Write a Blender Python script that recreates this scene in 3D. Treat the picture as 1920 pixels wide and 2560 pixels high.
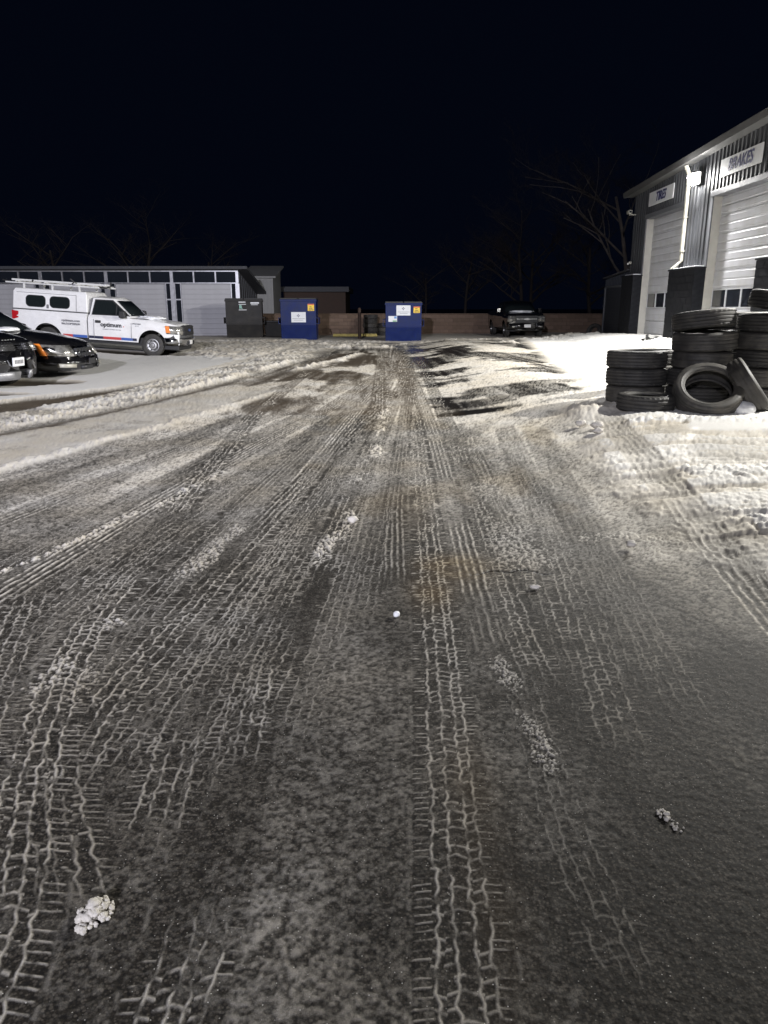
import bpy, bmesh, math, random
import numpy as np
from mathutils import Vector, Matrix

for o in list(bpy.data.objects):
    bpy.data.objects.remove(o, do_unlink=True)
SC = bpy.context.scene
COL = SC.collection
PI = math.pi
rnd = random.Random(7)

# ------------------------------------------------------------------ camera
cam = bpy.data.cameras.new('camera')
camo = bpy.data.objects.new('camera', cam)
COL.objects.link(camo)
CAM_H = 1.55
camo.location = (0, 0, CAM_H)
camo.rotation_euler = (math.radians(90 - 15.42), math.radians(0.0), 0)
cam.sensor_fit = 'VERTICAL'
cam.sensor_height = 36.0
cam.lens = 26.0
cam.clip_start = 0.05
cam.clip_end = 2000
SC.camera = camo

# ------------------------------------------------------------------ night sky
w = bpy.data.worlds.new('World')
SC.world = w
w.use_nodes = True
wb = w.node_tree.nodes['Background']
wb.inputs[0].default_value = (0.20, 0.36, 1.0, 1)
wb.inputs[1].default_value = 0.0046

SC.view_settings.view_transform = 'Standard'
SC.view_settings.look = 'None'
SC.view_settings.exposure = 0.0
SC.view_settings.gamma = 1.0
SC.cycles.use_denoising = True
SC.cycles.max_bounces = 6
SC.cycles.diffuse_bounces = 3
SC.cycles.sample_clamp_indirect = 4.0

# lamp powers (the lamps themselves are built further down)
WALL_LAMP_W = 5200.0
ADDED_LAMP_W = 6300.0
FAR_LAMP_W = 2900.0
YARD_LAMP_W = 50000.0
WALL_LAMP_COL = (1.0, 0.974, 0.915)
FAR_LAMP_COL = (1.0, 0.98, 0.95)
YARD_LAMP_COL = (0.88, 0.88, 1.0)

# ------------------------------------------------------------------ helpers
def ss(a, b, x):
    t = np.clip((np.asarray(x, float) - a) / (b - a), 0, 1)
    return t * t * (3 - 2 * t)


def gz(X, Y):
    """height of the paved ground (a shallow valley along the lane)"""
    X = np.asarray(X, float); Y = np.asarray(Y, float)
    r = .27 * ss(.8, 3.2, X) * ss(3, 8, Y) * (1 - .7 * ss(30, 36, Y))
    l = np.clip(.068 * (-7.7 - X), 0, .34) * ss(11, 15, Y) * (1 - ss(30, 38, Y))
    return r + l


def tag(o, label=None, cat=None, group=None, kind=None):
    if label: o['label'] = label
    if cat: o['category'] = cat
    if group: o['group'] = group
    if kind: o['kind'] = kind
    return o


def empty(name, loc=(0, 0, 0), rot=(0, 0, 0), parent=None):
    o = bpy.data.objects.new(name, None)
    COL.objects.link(o)
    o.location = loc
    o.rotation_euler = rot
    o.parent = parent
    return o


def link(name, me, mat=None, parent=None, loc=None, rot=None):
    o = bpy.data.objects.new(name, me)
    COL.objects.link(o)
    if mat is not None and not me.materials:
        me.materials.append(mat)
    o.parent = parent
    if loc is not None: o.location = loc
    if rot is not None: o.rotation_euler = rot
    return o


def copy_tree(o, parent=None):
    c = o.copy()
    COL.objects.link(c)
    c.parent = parent
    for ch in list(o.children):
        copy_tree(ch, c)
    return c


class MB:
    def __init__(s):
        s.v = []; s.f = []

    def add(s, vs, fs):
        n = len(s.v)
        s.v += [tuple(p) for p in vs]
        s.f += [tuple(i + n for i in f) for f in fs]
        return s

    def box(s, x0, x1, y0, y1, z0, z1):
        return s.add([(x0, y0, z0), (x1, y0, z0), (x1, y1, z0), (x0, y1, z0), (x0, y0, z1), (x1, y0, z1), (x1, y1, z1), (x0, y1, z1)],
                     [(3, 2, 1, 0), (4, 5, 6, 7), (0, 1, 5, 4), (1, 2, 6, 5), (2, 3, 7, 6), (3, 0, 4, 7)])

    def hexa(s, a, b):
        """two quads a (4 pts) and b (4 pts) joined"""
        return s.add(list(a) + list(b), [(3, 2, 1, 0), (4, 5, 6, 7), (0, 1, 5, 4), (1, 2, 6, 5), (2, 3, 7, 6), (3, 0, 4, 7)])

    def prism(s, pts, off):
        """extrude a polygon of 3-D points by the vector off"""
        n = len(pts)
        off = Vector(off)
        a = [Vector(p) for p in pts]
        b = [p + off for p in a]
        fs = [tuple(range(n))[::-1], tuple(range(n, 2 * n))]
        for i in range(n):
            j = (i + 1) % n
            fs.append((i, j, n + j, n + i))
        return s.add(a + b, fs)

    def tube(s, path, r, n=8, cap=True):
        path = [Vector(p) for p in path]
        m = len(path)
        rs = r if isinstance(r, (list, tuple)) else [r] * m
        vs = []
        up = None
        for i in range(m):
            d = (path[min(i + 1, m - 1)] - path[max(i - 1, 0)])
            d = d.normalized() if d.length > 1e-9 else Vector((0, 0, 1))
            if up is None:
                up = Vector((0, 0, 1)) if abs(d.z) < .9 else Vector((1, 0, 0))
            a = d.cross(up).normalized()
            b = d.cross(a).normalized()
            up = b.cross(d) * 1.0 if False else up
            for k in range(n):
                t = 2 * PI * k / n
                vs.append(path[i] + (a * math.cos(t) + b * math.sin(t)) * rs[i])
        fs = []
        for i in range(m - 1):
            for k in range(n):
                k2 = (k + 1) % n
                fs.append((i * n + k, i * n + k2, (i + 1) * n + k2, (i + 1) * n + k))
        if cap:
            fs.append(tuple(range(n)))
            fs.append(tuple((m - 1) * n + k for k in range(n))[::-1])
        return s.add(vs, fs)

    def lathe(s, prof, n=32, axis='y', closed=False, rfun=None):
        """prof: (a, r): position along the axis and radius"""
        m = len(prof)
        vs = []
        for k in range(n):
            t = 2 * PI * k / n
            for i, (a, r) in enumerate(prof):
                if rfun: r = rfun(k, i, r)
                c, d = r * math.cos(t), r * math.sin(t)
                vs.append((c, a, d) if axis == 'y' else (c, d, a) if axis == 'z' else (a, c, d))
        fs = []
        mm = m if closed else m - 1
        for k in range(n):
            k2 = (k + 1) % n
            for i in range(mm):
                j = (i + 1) % m
                fs.append((k * m + i, k * m + j, k2 * m + j, k2 * m + i))
        return s.add(vs, fs)

    def mesh(s, name='m', smooth=False, angle=None):
        me = bpy.data.meshes.new(name)
        me.from_pydata(s.v, [], s.f)
        bm = bmesh.new(); bm.from_mesh(me)
        bmesh.ops.recalc_face_normals(bm, faces=bm.faces)
        bm.to_mesh(me); bm.free()
        if smooth:
            me.polygons.foreach_set('use_smooth', [True] * len(me.polygons))
            try:
                me.set_sharp_from_angle(angle=math.radians(angle or 40))
            except Exception:
                pass
        return me

    def build(s, name, mat=None, parent=None, bevel=0, smooth=False, angle=None, loc=None, rot=None, seg=2):
        o = link(name, s.mesh(name, smooth, angle), mat, parent, loc, rot)
        if bevel:
            m = o.modifiers.new('bevel', 'BEVEL')
            m.width = bevel; m.segments = seg; m.limit_method = 'ANGLE'; m.angle_limit = math.radians(35)
        return o


# ---- materials
MATS = {}


def nodes_of(name):
    m = bpy.data.materials.new(name)
    m.use_nodes = True
    nt = m.node_tree
    return m, nt, nt.nodes['Principled BSDF']


def mat(name, col, rough=.6, metal=0.0, var=.25, scale=6.0, bump=.0, bscale=60.0, dirt=None, dirt_amt=0.0, dscale=3.0, coat=0.0, spec=.5):
    if name in MATS: return MATS[name]
    m, nt, p = nodes_of(name)
    N, L = nt.nodes, nt.links
    tc = N.new('ShaderNodeTexCoord')
    nz = N.new('ShaderNodeTexNoise')
    nz.inputs['Scale'].default_value = scale
    nz.inputs['Detail'].default_value = 6
    L.new(tc.outputs['Object'], nz.inputs['Vector'])
    mr = N.new('ShaderNodeMapRange')
    mr.inputs['From Min'].default_value = .25; mr.inputs['From Max'].default_value = .75
    mr.inputs['To Min'].default_value = 1 - var; mr.inputs['To Max'].default_value = 1 + var
    L.new(nz.outputs['Fac'], mr.inputs['Value'])
    mx = N.new('ShaderNodeMix'); mx.data_type = 'RGBA'; mx.blend_type = 'MULTIPLY'
    mx.inputs['Factor'].default_value = 1
    mx.inputs['A'].default_value = (*col, 1)
    L.new(mr.outputs['Result'], mx.inputs['B'])
    out = mx.outputs['Result']
    if dirt:
        n2 = N.new('ShaderNodeTexNoise'); n2.inputs['Scale'].default_value = dscale; n2.inputs['Detail'].default_value = 8
        n2.inputs['Roughness'].default_value = .7
        L.new(tc.outputs['Object'], n2.inputs['Vector'])
        r2 = N.new('ShaderNodeMapRange')
        r2.inputs['From Min'].default_value = .42; r2.inputs['From Max'].default_value = .7
        r2.inputs['To Max'].default_value = dirt_amt
        L.new(n2.outputs['Fac'], r2.inputs['Value'])
        m2 = N.new('ShaderNodeMix'); m2.data_type = 'RGBA'
        L.new(r2.outputs['Result'], m2.inputs['Factor'])
        L.new(out, m2.inputs['A'])
        m2.inputs['B'].default_value = (*dirt, 1)
        out = m2.outputs['Result']
    L.new(out, p.inputs['Base Color'])
    rr = N.new('ShaderNodeMapRange')
    rr.inputs['To Min'].default_value = max(0.02, rough - .12); rr.inputs['To Max'].default_value = min(1, rough + .12)
    L.new(nz.outputs['Fac'], rr.inputs['Value'])
    L.new(rr.outputs['Result'], p.inputs['Roughness'])
    p.inputs['Metallic'].default_value = metal
    p.inputs['Specular IOR Level'].default_value = spec
    p.inputs['Coat Weight'].default_value = coat
    if bump:
        n3 = N.new('ShaderNodeTexNoise'); n3.inputs['Scale'].default_value = bscale; n3.inputs['Detail'].default_value = 4
        L.new(tc.outputs['Object'], n3.inputs['Vector'])
        b = N.new('ShaderNodeBump'); b.inputs['Strength'].default_value = bump; b.inputs['Distance'].default_value = .01
        L.new(n3.outputs['Fac'], b.inputs['Height'])
        L.new(b.outputs['Normal'], p.inputs['Normal'])
    MATS[name] = m
    return m


def emit(name, col, s):
    m, nt, p = nodes_of(name)
    p.inputs['Base Color'].default_value = (.8, .8, .8, 1)
    p.inputs['Emission Color'].default_value = (*col, 1)
    p.inputs['Emission Strength'].default_value = s
    return m


def glass(name, col, rough=.04):
    m, nt, p = nodes_of(name)
    p.inputs['Base Color'].default_value = (*col, 1)
    p.inputs['Roughness'].default_value = rough
    p.inputs['Coat Weight'].default_value = .5
    p.inputs['Specular IOR Level'].default_value = .5
    return m


M_white = mat('white_paint', (.80, .80, .81), .28, var=.03, scale=3, dirt=(.45, .42, .38), dirt_amt=.25, dscale=1.6, coat=.5)
M_black = mat('black_paint', (.006, .006, .007), .10, var=.2, dirt=(.06, .055, .05), dirt_amt=.10, dscale=4, coat=.8)
M_trim = mat('black_plastic', (.018, .018, .019), .55, var=.2, scale=20)
M_rub = mat('tyre_rubber', (.026, .025, .024), .68, var=.35, scale=9, bump=.25, bscale=120, dirt=(.085, .078, .066), dirt_amt=.55, dscale=5)
M_rub2 = mat('tyre_rubber_worn', (.034, .032, .030), .6, var=.35, scale=7, bump=.3, bscale=90, dirt=(.12, .11, .09), dirt_amt=.6, dscale=3.5)
M_rim = mat('rim_metal', (.42, .42, .42), .38, .8, var=.15, scale=12, dirt=(.12, .11, .1), dirt_amt=.5, dscale=9)
M_chrome = mat('chrome', (.72, .73, .74), .12, 1.0, var=.1, scale=8, dirt=(.2, .2, .2), dirt_amt=.25)
M_glass = glass('car_glass', (.012, .016, .017))
M_glass2 = glass('dark_window', (.014, .017, .024), .12)
M_lens = mat('head_lamp_lens', (.55, .54, .50), .14, .75, var=.5, scale=14, coat=.8)
M_amber = glass('amber_lens', (.75, .22, .03), .2)
M_red = glass('red_lens', (.42, .012, .018), .2)
M_plate = mat('plate_white', (.7, .7, .7), .4, var=.05)
M_ink = mat('ink_black', (.012, .012, .014), .5, var=.05)
M_inkgrey = mat('ink_grey', (.16, .16, .17), .5, var=.05)
M_navy = mat('ink_navy', (.012, .014, .085), .5, var=.05)
M_snow = mat('snow_clean', (.80, .81, .83), .75, var=.04, scale=4, bump=.35, bscale=40)
M_slush = mat('snow_lump', (.56, .53, .48), .8, var=.12, scale=14, bump=.5, bscale=70)


def text_mesh(txt, size, bold=0.0, shear=0.0, depth=.002, space=1.0):
    c = bpy.data.curves.new('t', 'FONT')
    c.body = txt; c.size = size; c.align_x = 'CENTER'; c.align_y = 'CENTER'
    c.shear = shear; c.extrude = depth; c.resolution_u = 4; c.space_character = space
    o = bpy.data.objects.new('t', c)
    COL.objects.link(o)
    dg = bpy.context.evaluated_depsgraph_get()
    dg.update()
    me = bpy.data.meshes.new_from_object(o.evaluated_get(dg))
    bpy.data.objects.remove(o, do_unlink=True)
    bpy.data.curves.remove(c)
    if bold:
        bm = bmesh.new()
        for k, (dx, dy) in enumerate(((0, 0), (bold, 0), (-bold, 0), (0, bold), (0, -bold))):
            n0 = len(bm.verts)
            bm.from_mesh(me)
            bm.verts.ensure_lookup_table()
            for v in bm.verts[n0:]: v.co += Vector((dx, dy, k * .0006))
        bm.to_mesh(me); bm.free()
    return me


# ------------------------------------------------------------------ numpy noise
_rng = np.random.default_rng(11)
_T = _rng.random((512, 512))


def vnoise(x, y):
    xi = np.floor(x).astype(np.int64); yi = np.floor(y).astype(np.int64)
    fx = x - xi; fy = y - yi
    fx = fx * fx * (3 - 2 * fx); fy = fy * fy * (3 - 2 * fy)
    x0 = xi & 511; x1 = (xi + 1) & 511; y0 = yi & 511; y1 = (yi + 1) & 511
    a = _T[x0, y0]; b = _T[x1, y0]; c = _T[x0, y1]; d = _T[x1, y1]
    return (a * (1 - fx) + b * fx) * (1 - fy) + (c * (1 - fx) + d * fx) * fy


def fbm(x, y, o=4, g=.5):
    s = 0; a = 1; t = 0
    for i in range(o):
        s = s + a * vnoise(x * 2 ** i + 17.3 * i, y * 2 ** i + 9.1 * i); t += a; a *= g
    return s / t


def worley(x, y):
    xi = np.floor(x).astype(np.int64); yi = np.floor(y).astype(np.int64)
    best = np.full(x.shape, 9.0); val = np.zeros(x.shape)
    for i in (-1, 0, 1):
        for j in (-1, 0, 1):
            cx = xi + i; cy = yi + j
            px = cx + _T[cx & 511, cy & 511]; py = cy + _T[(cx + 91) & 511, (cy + 37) & 511]
            d = (px - x) ** 2 + (py - y) ** 2
            k = d < best
            best = np.where(k, d, best)
            val = np.where(k, _T[(cx + 211) & 511, (cy + 133) & 511], val)
    return np.sqrt(best), val


# ------------------------------------------------------------------ the ground: snow relief over asphalt
rows = [.85]
while rows[-1] < 46:
    y = rows[-1]
    rows.append(y + min(max(.86 * (y * y + 2.4) / 1147., .003), .125))
RY = np.array(rows)
NC = 1000
tt = np.linspace(-1, 1, NC)
Yg = np.repeat(RY[:, None], NC, 1)
Xg = (tt[None, :] * (.62 + .60 * RY[:, None]))
X = Xg.ravel(); Y = Yg.ravel()
NV = X.size


def line(Yq, pts):
    """X of a line given as (X, Y) points, as a function of Y"""
    p = sorted(pts, key=lambda q: q[1])
    ys = [q[1] for q in p]; xs = [q[0] for q in p]
    # smooth interpolation: sample linearly then blur
    gy = np.linspace(ys[0] - 4, ys[-1] + 6, 600)
    gx = np.interp(gy, ys, xs)
    s0 = (xs[1] - xs[0]) / (ys[1] - ys[0]); s1 = (xs[-1] - xs[-2]) / (ys[-1] - ys[-2])
    gx = np.where(gy < ys[0], xs[0] + (gy - ys[0]) * s0, gx)
    gx = np.where(gy > ys[-1], xs[-1] + (gy - ys[-1]) * s1, gx)
    k = np.hanning(31); k /= k.sum()
    gx = np.convolve(np.pad(gx, 15, mode='edge'), k, 'valid')
    return np.interp(Yq, gy, gx), np.interp(Yq, gy, np.gradient(gx, gy))


n_lo = fbm(X * .7, Y * .7, 3)
n_md = fbm(X * 3.1 + 5, Y * 3.1, 4)
n_hi = fbm(X * 22, Y * 22, 3)
n_gr = vnoise(X * 84, Y * 84) * .62 + vnoise(X * 190, Y * 190) * .38     # grain of the asphalt
n_pit = fbm(X * 46 + 13, Y * 58, 2, .6)                                     # pits of the worn surface
n_st = fbm(X * .55 + 3, Y * 2.6, 4)                                      # streaks across the lane
n_sl = fbm((X - .3) * (1 + .09 * Y) * 3.0 + 40, Y * .40, 4)                                     # streaks along the lane
wob = (fbm(X * 9 + 60, Y * 9, 2) - .5) * .026 + (fbm(X * 38 + 9, Y * 38, 2) - .5) * .012

RL, _ = line(Y, [(-4.95, 9.45), (-4.56, 10.69), (-4.12, 12.47), (-3.6, 15.28), (-2.89, 20.44), (-2.1, 25.03), (-1.5, 31)])
RH, _ = line(Y, [(-5.81, 11.17), (-5.3, 12.72), (-4.95, 15.28), (-4.53, 19.36), (-3.95, 23.87), (-3.33, 30.32)])
BH, _ = line(Y, [(-6.9, 11.8), (-6.0, 13.1), (-5.2, 14.7), (-4.8, 16.2), (-4.4, 20)])
BL, _ = line(Y, [(-3.71, 6.98), (-3.27, 8.62), (-2.68, 10.69), (-1.95, 14.0)])
RE, _ = line(Y, [(2.35, 3.2), (2.02, 4.4), (1.86, 5.5), (1.86, 6.6), (2.0, 7.6), (2.25, 9.0), (2.75, 10.6), (4.3, 13), (6.4, 18), (7.2, 24)])
ew = (n_md - .5) * .75 + (n_hi - .5) * .22

# thin frost everywhere: how much of the grain is white
fr = .24 + .12 * (n_md - .5) * (1 - ss(4, 9, Y)) + .22 * (n_lo - .5) + (.14 + .61 * ss(2.2, 6, Y)) * (n_sl - .5) + .10 * (n_md - .5)
fr += .25 * ss(2.8, 7.5, Y) * (1 - ss(20, 26, Y))
fr += .02 * np.exp(-((X + .15) / .35) ** 2) * (1 - ss(3.3, 4.5, Y))     # rough frosted strip left of the seam
fr -= .11 * ss(.36, .65, X) * (1 - ss(3.0, 4.6, Y))                      # dark wet asphalt near right
fr += .22 * ss(1.2, 1.9, X) * ss(3.0, 4.8, Y)
fr -= .075 * (1 - ss(2.0, 5.5, Y)) + .05 * (1 - ss(1.4, 2.4, Y))
fr += .10 * ss(9, 13, Y) * ss(-.2, .3, X) * (1 - ss(.7, 1.1, X))
brown = np.zeros(NV); wet = np.zeros(NV); stain = np.zeros(NV)

# concrete slab beyond the joint: brown, wet, with patches of snow
jt = 11.1 + .02 * (n_md - .5)
slab = ss(0, .05, Y - jt) * ss(.0, .5, X - RL) * (1 - ss(.45, .9, X + (n_md - .5) * .6)) * (1 - ss(26, 31, Y))
pat = fbm(X * 1.5 + 8, Y * .5 + 4, 4)
brown = slab * .9
wet = np.maximum(wet, slab * .45)
wet = np.maximum(wet, .35 * ss(4, 9, Y) * (1 - ss(.5, 1.0, X)) * ss(.5, .35, n_sl))
fr -= slab * .30 * ss(.62, .40, pat)
fr += slab * .36 * ss(.47, .62, pat)
# wet black asphalt on the right beyond
blk = ss(.55, 1.0, X + (n_md - .5) * .5) * ss(9.6, 10.6, Y + (n_md - .5) * 1.2)
bp = fbm(X * .8 + 31, Y * .62 + 12, 4)
fr += blk * (.80 * ss(.42, .64, bp + .45 * (n_st - .5)) - .42)
wet = np.maximum(wet, blk * ss(.66, .44, bp + .45 * (n_st - .5)))
dk = np.exp(-((Y - 10.9 - .12 * X) / .35) ** 2) * ss(.7, 1.1, X) * (1 - ss(2.5, 3.2, X))  # dark streak: wet asphalt plus the tyre stacks' shadow put into the colour
fr -= .5 * dk; wet = np.maximum(wet, dk)
far = ss(25, 31, Y + (n_md - .5) * 5)
fr += far * (.25 + .9 * (n_st - .5) - .2)
wet = np.maximum(wet, far * .6)
snow_d = np.zeros(NV)     # depth of lying snow in metres
soft = np.zeros(NV)       # 0 = granular, 1 = smooth cover

gran = n_gr * .55 + n_hi * .45
sfr = np.clip(fr, 0, 1)
snow = np.clip(1.35 * sfr + .02, 0, .9) * (.14 + .86 * ss(.28, .74, n_pit * .42 + n_gr * .42 + sfr * .24))
hgt = (n_gr - .5) * .0012 + (n_pit - .5) * .0032 + (n_hi - .5) * .0010
hgt += snow * .003


def chunky(amount, scale, seed=0.0):
    """lumpy broken snow"""
    d1, v1 = worley(X[amount] * scale + seed, Y[amount] * scale + seed)
    d2, v2 = worley(X[amount] * scale * 2.3 + seed, Y[amount] * scale * 2.3)
    a = np.sqrt(np.clip(1 - (d1 * (1.25 + .6 * v1)) ** 2, 0, 1)) * (.35 + .65 * v1)
    b = np.sqrt(np.clip(1 - (d2 * (1.25 + .6 * v2)) ** 2, 0, 1)) * (.3 + .7 * v2)
    return np.maximum(a, b * .55) + .12 * b


def cover(m, depth, bright=.95, rough=.0, sc=9.0, cscale=11.0):
    """lay snow where m (0..1) with a depth and lumps"""
    global snow, hgt, brown, wet
    k = m > .003
    add = m * depth
    if rough > 0:
        c = np.zeros(NV); c[k] = chunky(k, cscale)
        add = add + m * rough * c
        add = add + m * rough * .4 * (n_hi - .5)
    hgt = hgt + add
    snow = snow * (1 - m) + m * bright
    brown = brown * (1 - m); wet = wet * (1 - m)


TR = []


def track(pts, w_, kind='block', amt=.8, per=.029, ph=0.0, y0=0, y1=50, clear=.75, grooves=(-.56, -.18, .2, .58), seed=0):
    """one tyre track: snow left standing in the grooves of the tread"""
    global snow, hgt, wet, brown
    c, sl = line(Y, pts)
    co = 1 / np.sqrt(1 + sl * sl)
    d = (X - c) * co + wob * .5
    k = (np.abs(d) < w_ * 1.35) & (Y > y0) & (Y < y1)
    if not k.any(): return
    gy = np.linspace(.5, 50, 4000)
    gc, gs = line(gy, pts)
    arc = np.concatenate([[0], np.cumsum(np.hypot(np.diff(gy), np.diff(gc)))])
    s = np.interp(Y[k], gy, arc) + wob[k] * .35
    t = d[k] / w_
    fade = ss(y0, y0 + .35 + .05 * y0, Y[k]) * (1 - ss(y1 - .4 - .05 * y1, y1, Y[k]))
    inside = (1 - ss(.94, 1.04, np.abs(t))) * fade
    r = np.zeros(t.shape)
    zig = np.abs(((s / (per * 2.2) + ph) % 1) - .5) * 2 - .5
    for i, g_ in enumerate(grooves):
        wd = .036 if kind == 'block' else .07
        amp = .05 if kind == 'block' else .012
        off = amp * zig * (1 if i % 2 else -1) + (.11 if kind == 'block' else .04) * (vnoise(s / .055 + 9.7 * i, np.full(s.shape, 3.3 * i + seed)) - .5)
        r = np.maximum(r, np.exp(-((t - g_ - off) / wd) ** 2))
    if kind == 'block':
        sh = np.abs(t) > abs(grooves[-1])
        drop = .25 + .75 * (vnoise(np.floor(s / per + ph) * 3.7 + 11 * seed, np.sign(t) * 5 + 20) > .34)
        q = ((s + .012 * np.abs(t)) / per + ph) % 1
        r = np.maximum(r, np.exp(-((q - .5) / .11) ** 2) * sh * .85 * drop)
        q2 = ((s + .045 * t * np.sign(np.sin(t * 9))) / (per * 1.5) + ph * 2.3) % 1
        bl = vnoise(s / (per * 1.5) + 40 * ph, np.round(t * 2.5) + 7) > .35
        r = np.maximum(r, np.exp(-((q2 - .5) / .13) ** 2) * (~sh) * bl * .8)
    elif kind == 'rib':
        q = (s / per + ph) % 1
        r = np.maximum(r, np.exp(-((q - .5) / .2) ** 2) * (np.abs(t) > .7) * .55)
    br = fbm(X[k] * 2.2 + seed * 3.7, Y[k] * 1.1 + seed, 3)
    br2 = fbm(X[k] * 28 + seed, Y[k] * 28, 2)
    br3 = fbm(X[k] * 60 + seed * 5, Y[k] * 60, 2)
    br = ss(.26, .52, br + .10) * (.30 + .70 * ss(.28, .52, br2)) * (.60 + .40 * ss(.30, .50, br3)) * (.60 + .40 * ss(1.4, 5.0, Y[k]))
    rr = r * br * amt * inside
    berm = np.exp(-((np.abs(t) - 1.1) / .07) ** 2) * fade * amt * .22 * ss(.45, .65, br2)
    cl = inside * clear * (.35 + .65 * br)
    sn = snow[k] * (1 - cl)
    snow[k] = np.maximum(np.maximum(sn, rr * .95), berm * .8)
    hgt[k] = hgt[k] * (1 - .6 * cl) + rr * (.0058 if kind == 'block' else .007) + berm * .004


def patch(m, amt, sc=14):
    """loose crumbs of snow"""
    global snow, hgt
    k = m > .01
    if not k.any(): return
    d, v = worley(X[k] * sc, Y[k] * sc)
    d2, v2 = worley(X[k] * sc * 2.1 + 3, Y[k] * sc * 2.1)
    b = np.clip(1 - d * (1.5 + 1.2 * v), 0, 1); b2 = np.clip(1 - d2 * (1.4 + v2), 0, 1)
    b = b * (v > .30); b2 = b2 * (v2 > .38)
    c = np.maximum(b, b2 * .8) * m[k] * ss(.15, .45, m[k] * (.5 + v))
    hgt[k] += c * .028 * amt
    snow[k] = np.maximum(snow[k], ss(.08, .30, c) * .80 * min(1, amt + .2))


# --- the packed band left of the lane and the ploughed ridge
band = ss(0, .25, X - RL + ew * .25) * (1 - ss(-.20, .04, X - BL + ew * .5)) * (1 - ss(13.5, 17.5, Y + n_md * 2))
cover(band * (.55 + .45 * ss(.3, .5, n_md)), .012, .62, .012, cscale=13)
edge = np.exp(-((X - BL + .14 + ew * .25) / .12) ** 2) * (1 - ss(13, 16, Y))
cover(edge * .9, .006, .85, .028, cscale=15)
rut = np.exp(-((X - RL - .20 + ew * .15) / .12) ** 2) * (1 - ss(15, 18, Y))
snow *= 1 - .8 * rut; hgt -= .012 * rut; brown = np.maximum(brown, rut * .6)

# --- tyre tracks of the lane, far ones first
tw = .125
T = track
T([(-3.2, 4.2), (-2.87, 5.31), (-2.56, 6.88), (-2.14, 8.93), (-1.5, 11.43), (-.6, 16)], .15, 'rib', .75, y1=18, clear=.5, seed=1)
T([(-3.3, 5.4), (-3.0, 7.2), (-2.5, 9.3), (-1.9, 11.4)], .16, 'block', .45, y0=5.0, y1=12.5, clear=.4, seed=31)
T([(-2.14, 3.84), (-1.89, 5.85), (-1.47, 8.62), (-0.93, 11.43), (0.05, 19.4)], .14, 'rib', .9, y0=3.2, y1=26, grooves=(-.7, -.35, 0, .35, .7), seed=2)
T([(-2.45, 3.6), (-2.2, 5.6), (-1.75, 8.5), (-1.2, 11.3)], .13, 'block', .6, y1=12, clear=.5, seed=3)
T([(-1.6, 2.2), (-1.78, 3.2), (-1.73, 4.13), (-1.42, 6.32), (-1.01, 8.93), (-0.64, 11.43), (.2, 19)], .135, 'block', .75, y0=2.2, y1=22, clear=.6, seed=4)
T([(-1.95, 2.8), (-1.95, 4.0), (-1.62, 6.2), (-1.2, 8.9)], .12, 'block', .6, y0=2.9, y1=9.5, clear=.45, seed=5)
T([(-1.22, 2.4), (-1.30, 3.4), (-1.2, 5.0), (-.95, 7.5), (-.7, 11)], .13, 'block', .6, per=.033, y0=2.4, y1=11.5, clear=.5, seed=6)
T([(-1.0, 4.29), (-0.75, 6.5), (-0.50, 10.0), (-0.1, 15), (0.24, 19.36), (.3, 30)], .15, 'rib', 1.0, y0=5.0, grooves=(-.75, -.45, -.15, .15, .45, .75), seed=7)
T([(1.48, 8.62), (1.2, 5.07), (0.94, 2.88), (.85, 2.2)], .13, 'block', .62, y0=2.2, y1=10, clear=.5, seed=8)
T([(1.2, 9.5), (0.96, 8.93), (0.90, 4.56), (0.76, 2.97), (.70, 2.2)], .13, 'block', .70, y0=2.5, y1=10.5, clear=.5, seed=9)
T([(1.9, 9.6), (1.55, 6.2), (1.25, 3.7), (1.0, 2.3)], .14, 'block', .35, y0=2.6, y1=9.5, clear=.4, seed=19)
T([(0.72, 1.5), (0.66, 3.2), (0.74, 5.7), (0.86, 9.27), (.95, 14)], .12, 'block', .75, y0=2.7, y1=24, seed=10)
T([(0.44, 1.37), (0.47, 2.15), (0.50, 3.2), (0.56, 5.7), (0.62, 9.27), (0.66, 19.36)], .12, 'rib', .8, y0=3.0, y1=26, per=.033, seed=11)
T([(0.19, 1.31), (0.22, 2.15), (0.26, 3.2), (0.33, 5.7), (0.42, 9.27), (0.50, 14.83), (.1, 24)], .125, 'block', .88, per=.027, ph=.3, y1=28, grooves=(-.5, -.12, .3, .6), seed=12)
T([(0.05, 3.0), (0.08, 5.7), (0.24, 9.27), (.45, 14)], .10, 'rib', .6, y0=3.9, seed=13)
T([(-0.62, 1.0), (-0.72, 2.03), (-0.80, 2.77), (-0.72, 4.29), (-0.52, 6.5), (-0.33, 8.93), (.2, 18)], .13, 'block', .85, y0=1.7, seed=14)
T([(-1.0, 1.2), (-1.08, 2.03), (-1.12, 2.77), (-1.0, 4.29), (-0.80, 6.0)], .135, 'block', .9, y0=1.75, per=.034, seed=15)
T([(-0.55, 2.28), (-0.46, 3.46), (-0.33, 5.07), (-0.2, 7.5), (.05, 11)], .13, 'block', .85, y0=2.2, per=.027, seed=16)
T([(-0.50, 1.0), (-0.48, 1.5), (-0.53, 2.28), (-0.58, 3.0)], .125, 'block', .98, y1=3.4, per=.034, grooves=(-.55, -.05, .25, .62), seed=17)
T([(-0.62, 1.25), (-.80, 1.57), (-1.12, 2.15), (-1.3, 2.6), (-1.5, 3.2)], .14, 'block', .8, y0=1.45, y1=2.9, per=.034, seed=20)
T([(-0.90, 1.0), (-0.97, 1.57), (-1.19, 2.15), (-1.36, 2.77), (-1.49, 3.46), (-1.57, 4.75)], .135, 'block', 1.0, per=.034, grooves=(-.62, -.28, .1, .5), seed=18)
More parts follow.
